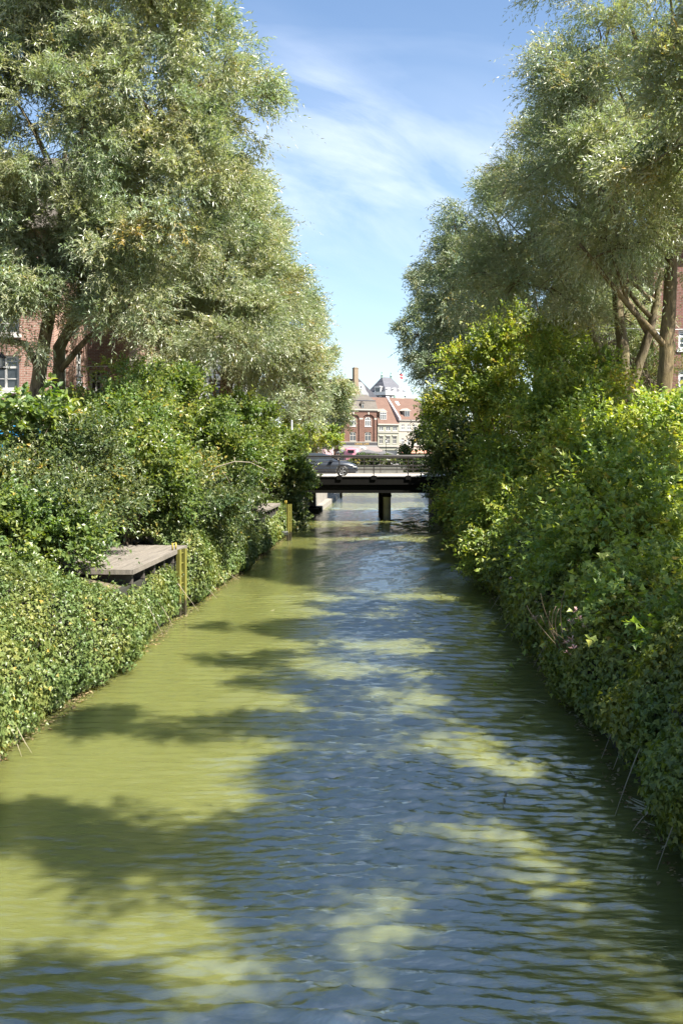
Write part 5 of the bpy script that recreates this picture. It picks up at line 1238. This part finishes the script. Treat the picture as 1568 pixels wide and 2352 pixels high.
shrub('maple_bush', 'large bush leaning from the right edge, nearest of the bright ones', 'bush', [B(1510, 1200, 19, 150, 110), B(1420, 1260, 18.5, 120, 95), B(1580, 1120, 20, 90, 90)], 304, SP(9, 11, 0.128, 0.084, 0.65, .15, .2, .55), 'lime', 'lobed', size=(.4, .85), seed=54, group=GR)
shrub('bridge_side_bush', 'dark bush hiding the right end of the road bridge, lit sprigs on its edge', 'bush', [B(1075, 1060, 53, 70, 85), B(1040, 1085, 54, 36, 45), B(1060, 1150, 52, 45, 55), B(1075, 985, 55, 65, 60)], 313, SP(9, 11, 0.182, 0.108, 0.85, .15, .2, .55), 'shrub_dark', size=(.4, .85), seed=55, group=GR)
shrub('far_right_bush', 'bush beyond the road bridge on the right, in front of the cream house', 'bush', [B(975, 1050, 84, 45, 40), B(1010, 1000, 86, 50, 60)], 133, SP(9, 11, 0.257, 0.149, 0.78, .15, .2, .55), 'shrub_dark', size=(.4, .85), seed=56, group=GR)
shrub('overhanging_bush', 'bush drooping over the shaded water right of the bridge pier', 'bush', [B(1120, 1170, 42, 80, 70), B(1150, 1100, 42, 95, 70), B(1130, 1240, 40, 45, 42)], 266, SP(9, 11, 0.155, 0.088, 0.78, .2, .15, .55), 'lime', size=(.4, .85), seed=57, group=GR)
shrub('shaded_bush', 'shaded bush over the right bank with one bright yellow-green sprig', 'bush', [B(1200, 1180, 32, 110, 90), B(1180, 1290, 30, 70, 70), B(1260, 1110, 33, 100, 70)], 304, SP(9, 11, 0.135, 0.078, 0.70, .2, .15, .55), 'lime', size=(.4, .85), seed=58, group=GR)
shrub('bramble_bush', 'low dense bush above the honeysuckle on the right bank', 'bush', [B(1320, 1200, 26, 110, 80), B(1290, 1310, 24, 90, 80), B(1390, 1340, 21, 100, 70)], 313, SP(9, 11, 0.115, 0.068, 0.62, .2, .15, .5), 'lime', size=(.4, .85), seed=59, group=GR)
shrub('vine_bush', 'large lobed-leaved bush at the right photo edge over the nearest shaded ivy', 'bush', [B(1540, 1380, 15.5, 120, 90), B(1580, 1540, 13.5, 90, 100), B(1460, 1420, 17, 90, 70)], 180, SP(9, 11, 0.105, 0.09, 0.62, .3, .1, .5), 'lime', 'lobed', size=(.4, .8), seed=60, group=GR)
shrub('yew_tree', 'dark evergreen tree filling the gap between the two right-hand willow trunks', 'tree', [B(1485, 870, 38, 70, 110), B(1480, 960, 38, 80, 80), B(1540, 920, 39, 60, 80)], 200, SP(14, 14, .08, .022, .3, .1, .3, .2), 'shrub_dark', 'lance', seed=61)
shrub('hedge_behind', 'mass of bushes far back behind the right-hand willows', 'bush', [B(1250, 880, 56, 130, 100), B(1380, 900, 50, 110, 90), B(1130, 960, 62, 90, 90)], 300, SP(11, 11, .15, .08), 'shrub_dark', seed=62, group=GR)

# ------------------------------------------------------------------ ivy on the walls
stage = lambda Q: ((Q[:, 1] > 21.2) & (Q[:, 1] < 27.0) & (Q[:, 2] > 1.45) & (np.abs(Q[:, 0] - CX(Q[:, 1])) < HW + 2.2)) | ((Q[:, 1] > 43) & (Q[:, 1] < 48.8) & (Q[:, 2] > 1.45))
LI = 'ivy along the left bank'; RI = 'ivy along the right bank'
ivy('sunlit ivy tumbling to the water at the near left edge of the photo', -1, 9, 20.9, [(-.05, -.1), (-.40, .5), (-.38, 1.2), (.0, 1.85), (.9, 2.25), (2.6, 2.5)], 88000, 'ivy', .070, 71, LI, .32, taper=([9, 17.5, 20.9], [1, .95, .60]))
ivy('sunlit ivy growing beneath the bare landing stage', -1, 20.9, 27.2, [(.0, -.1), (-.12, .5), (-.12, 1.0), (-.02, 1.30), (.9, 1.36)], 34000, 'ivy', .072, 72, LI, .10)
ivy('sunlit ivy bulging over the wall between the two landing stages', -1, 27.2, 43.2, [(-.05, -.1), (-.30, .5), (-.22, 1.3), (.3, 2.0), (1.0, 2.4), (2.2, 2.5)], 70000, 'ivy', .08, 73, LI, .26, taper=([27, 36, 42], [1, 1, .58]))
ivy('ivy below the far landing stage reaching to the bridge abutment', -1, 43.2, 59.6, [(-.05, -.1), (-.2, .5), (.0, 1.2), (.4, 1.5), (1.4, 1.6)], 26000, 'ivy', .10, 74, LI, .2)
ivy('shaded ivy hanging over the water at the near right edge of the photo', 1, 8, 18, [(.15, -.02), (-.15, .35), (-.35, .9), (-.15, 1.6), (.3, 2.1), (1.5, 2.5)], 70000, 'ivy_shaded', .085, 75, RI, .44)
ivy('shaded ivy in the middle of the right bank under the honeysuckle', 1, 18, 34, [(.20, .02), (-.15, .4), (-.40, 1.0), (-.15, 1.7), (.4, 2.2), (1.5, 2.5)], 46000, 'ivy_shaded', .095, 76, RI, .44)
ivy('shaded ivy on the right bank near the road bridge', 1, 34, 59, [(.2, .05), (-.2, .5), (-.4, 1.1), (-.1, 1.8), (.6, 2.3)], 28000, 'ivy_shaded', .12, 77, RI, .44)

# ------------------------------------------------------------------ honeysuckle flowers, sprigs, things afloat
def honeysuckle():
    r = random.Random(5); root = thing('honeysuckle', 'honeysuckle in pink and cream flower on the shaded right bank', 'flowers', tuple(at(1310, 1450, 15)))
    off = Vector(root.location)
    for xd, yd, d in ((1322, 1404, 14.58), (1310, 1430, 14.73), (1330, 1422, 14.38), (1296, 1450, 15.88), (1312, 1470, 14.48), (1300, 1478, 14.48), (1318, 1490, 14.18), (1302, 1500, 14.28), (1226, 1420, 16.98), (1170, 1330, 20.48), (1232, 1384, 18.88), (1340, 1440, 14.68)):
        p = at(xd, yd, d) - off
        m = MB()
        for k in range(14):
            a = r.uniform(0, 6.28); e = r.uniform(-.2, 1); dv = Vector((math.cos(a) * math.cos(e), math.sin(a) * math.cos(e), math.sin(e))) * r.uniform(.045, .075)
            s = dv.cross(Vector((0, 0, 1))).normalized() * .008
            m.add([tuple(p), tuple(p + dv + s), tuple(p + dv * 1.25), tuple(p + dv - s)], [(0, 1, 2, 3)])
        m.build('flower_head', M['petal'], root)
    m = MB()
    for k in range(9):
        a = at(1300 + r.uniform(-20, 30), 1490, 14.5) - off; b = a + Vector((r.uniform(-.5, .3), r.uniform(-.6, .3), r.uniform(.3, .9)))
        m.tube(bez(a, a.lerp(b, .5) + Vector((-.15, 0, .1)), b, 6), .006, 5)
    m.build('stems', M['twig'], root)
M['petal'] = plain('pink_cream_petal', (0.62, 0.36, 0.33), .6, 0, .3, 14)
honeysuckle()
M['reed'] = plain('bleached_reed', (0.24, 0.23, 0.15), .7, 0, .3, 4)
M['reedstem'] = plain('yellow_reed_stem', (0.30, 0.25, 0.08), .6, 0, .3, 4)
def on_water(xd, yd):
    d = EYE * FPX / (yd - HZ); return Vector(((xd - 784) / FPX * d, d, .012))
def blade(m, a, b, w, sag=.0):
    a, b = Vector(a), Vector(b); s = (b - a).cross(Vector((0, 0, 1))).normalized(); pts = bez(a, a.lerp(b, .5) + s * sag, b, 7); ws = [w * .5, w, w, w * .9, w * .7, w * .4, w * .05]
    vs = [tuple(p + s * q + Vector((0, 0, .004))) for p, q in zip(pts, ws)] + [tuple(p - s * q) for p, q in zip(pts, ws)] + [tuple(p + Vector((0, 0, .012))) for p in pts]
    m.add(vs, [(i, i + 1, 15 + i, 14 + i) for i in range(6)] + [(14 + i, 15 + i, 8 + i, 7 + i) for i in range(6)])
def reeds():
    base = on_water(1568, 1912); root = thing('fallen_reeds', 'bundle of bleached fallen reeds lying on the dark water at the right edge', 'reeds', tuple(base))
    r = random.Random(4)
    for (x0, y0, x1, y1, w) in ((1565, 1908, 1436, 1843, .028), (1560, 1900, 1443, 1838, .022), (1550, 1893, 1450, 1862, .030), (1556, 1898, 1462, 1872, .024), (1530, 1880, 1432, 1858, .014), (1566, 1906, 1450, 1850, .02), (1520, 1868, 1446, 1836, .012)):
        m = MB(); a = on_water(x0, y0) - base + Vector((0, 0, r.uniform(.03, .10))); b = on_water(x1, y1) - base + Vector((0, 0, .01)); blade(m, a, b, w, r.uniform(-.05, .05)); m.build('leaf', M['reed'], root)
    m = MB(); m.tube([on_water(1567, 1890) - base + Vector((0, 0, .10)), on_water(1500, 1852) - base + Vector((0, 0, .05))], .016, 8); m.build('stem', M['reedstem'], root)
reeds()
for lab, pts, w in (('pale straw floating in the shade near the right ivy, small leaf at its end', ((1150, 1608, 1256, 1612), (1226, 1608, 1250, 1618)), .012), ('thin bent reed floating across the dark water, left of the fallen reeds', ((1290, 1778, 1378, 1794), (1305, 1768, 1325, 1788)), .012),
                    ('short upright-looking reed leaf afloat at the edge of the sunny patch', ((1162, 1822, 1156, 1862),), .016), ('yellow leaf scrap floating below the pale straw', ((1192, 1652, 1202, 1646),), .02),
                    ('straw floating by the near left ivy', ((165, 1580, 215, 1556),), .012), ('straw floating beside the ivy close to the yellow ladder', ((272, 1482, 300, 1480),), .011),
                    ('white scrap floating in mid canal right of the nearer ladder', ((622, 1404, 630, 1402),), .02), ('thin reed blade floating in the dark water under the fallen reeds', ((1478, 1888, 1502, 1900),), .01), ('tiny straw in the middle of the blue water', ((832, 2020, 846, 2026),), .008)):
    p = on_water(*pts[0][:2]); root = thing('floating_reed', lab, 'floating reed', tuple(p), 0, 'straws and leaves floating on the canal')
    for q in pts:
        m = MB(); blade(m, on_water(*q[:2]) - p, on_water(*q[2:]) - p, w, .03); m.build('leaf', M['reed'], root)
def branch(label, pts, r0, leaves=0):
    p0 = at(*pts[0]); root = thing('bare_branch', label, 'branch', tuple(p0)); P = [at(*q) - p0 for q in pts]; m = MB()
    n = len(P); m.tube(P, [r0 * (1 - .7 * i / (n - 1)) for i in range(n)], 7); rd = random.Random(2)
    m.build('stem', M['palebark'], root)
    for i in range(1, n - 1):
        t = MB(); e = P[i] + Vector((rd.uniform(-.1, .4), rd.uniform(-.2, .2), rd.uniform(-.6, .35))); t.tube([P[i], P[i].lerp(e, .6) + Vector((0, 0, .06)), e], [r0 * .4, r0 * .3, r0 * .15], 5); t.build('twig', M['palebark'], root)
M['palebark'] = plain('pale_dry_bark', (0.34, 0.29, 0.22), .85, 0, .2)
branch('pale bare branch arching over the bushes left of the bridge', [(478, 1087, 29.0), (500, 1072, 28.9), (540, 1060, 28.8), (575, 1062, 28.7), (612, 1080, 28.6)], .022)
# hedge and railing along the far quay
p0, p1 = at(*cpx(560, 1400), 158), at(*cpx(1560, 1400), 158)
shrub('quay_hedge', 'long low dark hedge on the far quay seen through the bridge railings', 'hedge', [(p0.x + (p1.x - p0.x) * (k + .5) / 9, 158, 2.55, (p1.x - p0.x) / 16, .7, .75) for k in range(9)], 420, SP(12, 11, .2, .12, .4), 'shrub_dark', seed=81, shoots=0, base=((p0.x + p1.x) / 2, 158, 2.0))

# ------------------------------------------------------------------ litter and trailing stems at the waterline
M['litter'] = leaf_mat('dead_leaf', [(0.10, 0.07, 0.035), (0.20, 0.15, 0.08), (0.34, 0.28, 0.17)], (0.3, (0.3, 0.25, 0.16)), 0.1, (1, 1, 1), 0.7, 0.2, None)
def litter(side, y0, y1, n, seed):
    global rng; rng = np.random.default_rng(seed)
    y = y0 + (y1 - y0) * rng.uniform(0, 1, n) ** 1.5; out = np.abs(rng.normal(0, .10, n)) + .22 + .12 * lump(np.stack([y * 0, y, y * 0], 1), seed, 2.2)
    P = np.stack([CX(y) + side * (HW - out), y, rng.uniform(.012, .05, n)], 1)
    N = unit(rdir(n) * .35 + np.array([0, 0, 1.])); D = rdir(n); D[:, 2] *= .25; L = rng.uniform(.03, .085, n)
    o = link_mesh('leaf_litter', leaves_mesh('leaf_litter', P, D, N, L, L * .6, rng.uniform(0, 1, n), 'oval'), M['litter'])
    tag(o, 'dead leaves and scraps caught along the foot of the ' + ('sunlit' if side < 0 else 'shaded') + ' ivy', 'litter', kind='stuff')
litter(-1, 10, 58, 1500, 91); litter(1, 8, 58, 1100, 92)
def trailing(label, side, ys, seed):
    rd = random.Random(seed); root = thing('trailing_stems', label, 'stems', (CX(ys[0]) + side * HW, ys[0], 1.0)); off = root.location
    for y in ys:
        x = CX(y) + side * (HW - rd.uniform(.30, .5)); z0 = rd.uniform(.5, 1.3); m = MB()
        a = Vector((x + side * .35, y, z0)) - off; e = Vector((x - side * rd.uniform(-.05, .3), y + rd.uniform(-.3, .3), rd.uniform(.02, .15))) - off
        m.tube(bez(a, a.lerp(e, .5) + Vector((rd.uniform(-.12, .12), rd.uniform(-.15, .15), rd.uniform(-.05, .15))), e, 8), [.009 - .0008 * i for i in range(8)], 5); m.build('stem', M['palebark'], root)
rd0 = random.Random(9)
trailing('bare stems hanging from the shaded ivy to the water under the honeysuckle', 1, sorted(rd0.uniform(10, 34) for _ in range(16)), 1)
trailing('bare stems hanging from the sunlit ivy to the water', -1, sorted(rd0.uniform(11, 40) for _ in range(14)), 2)
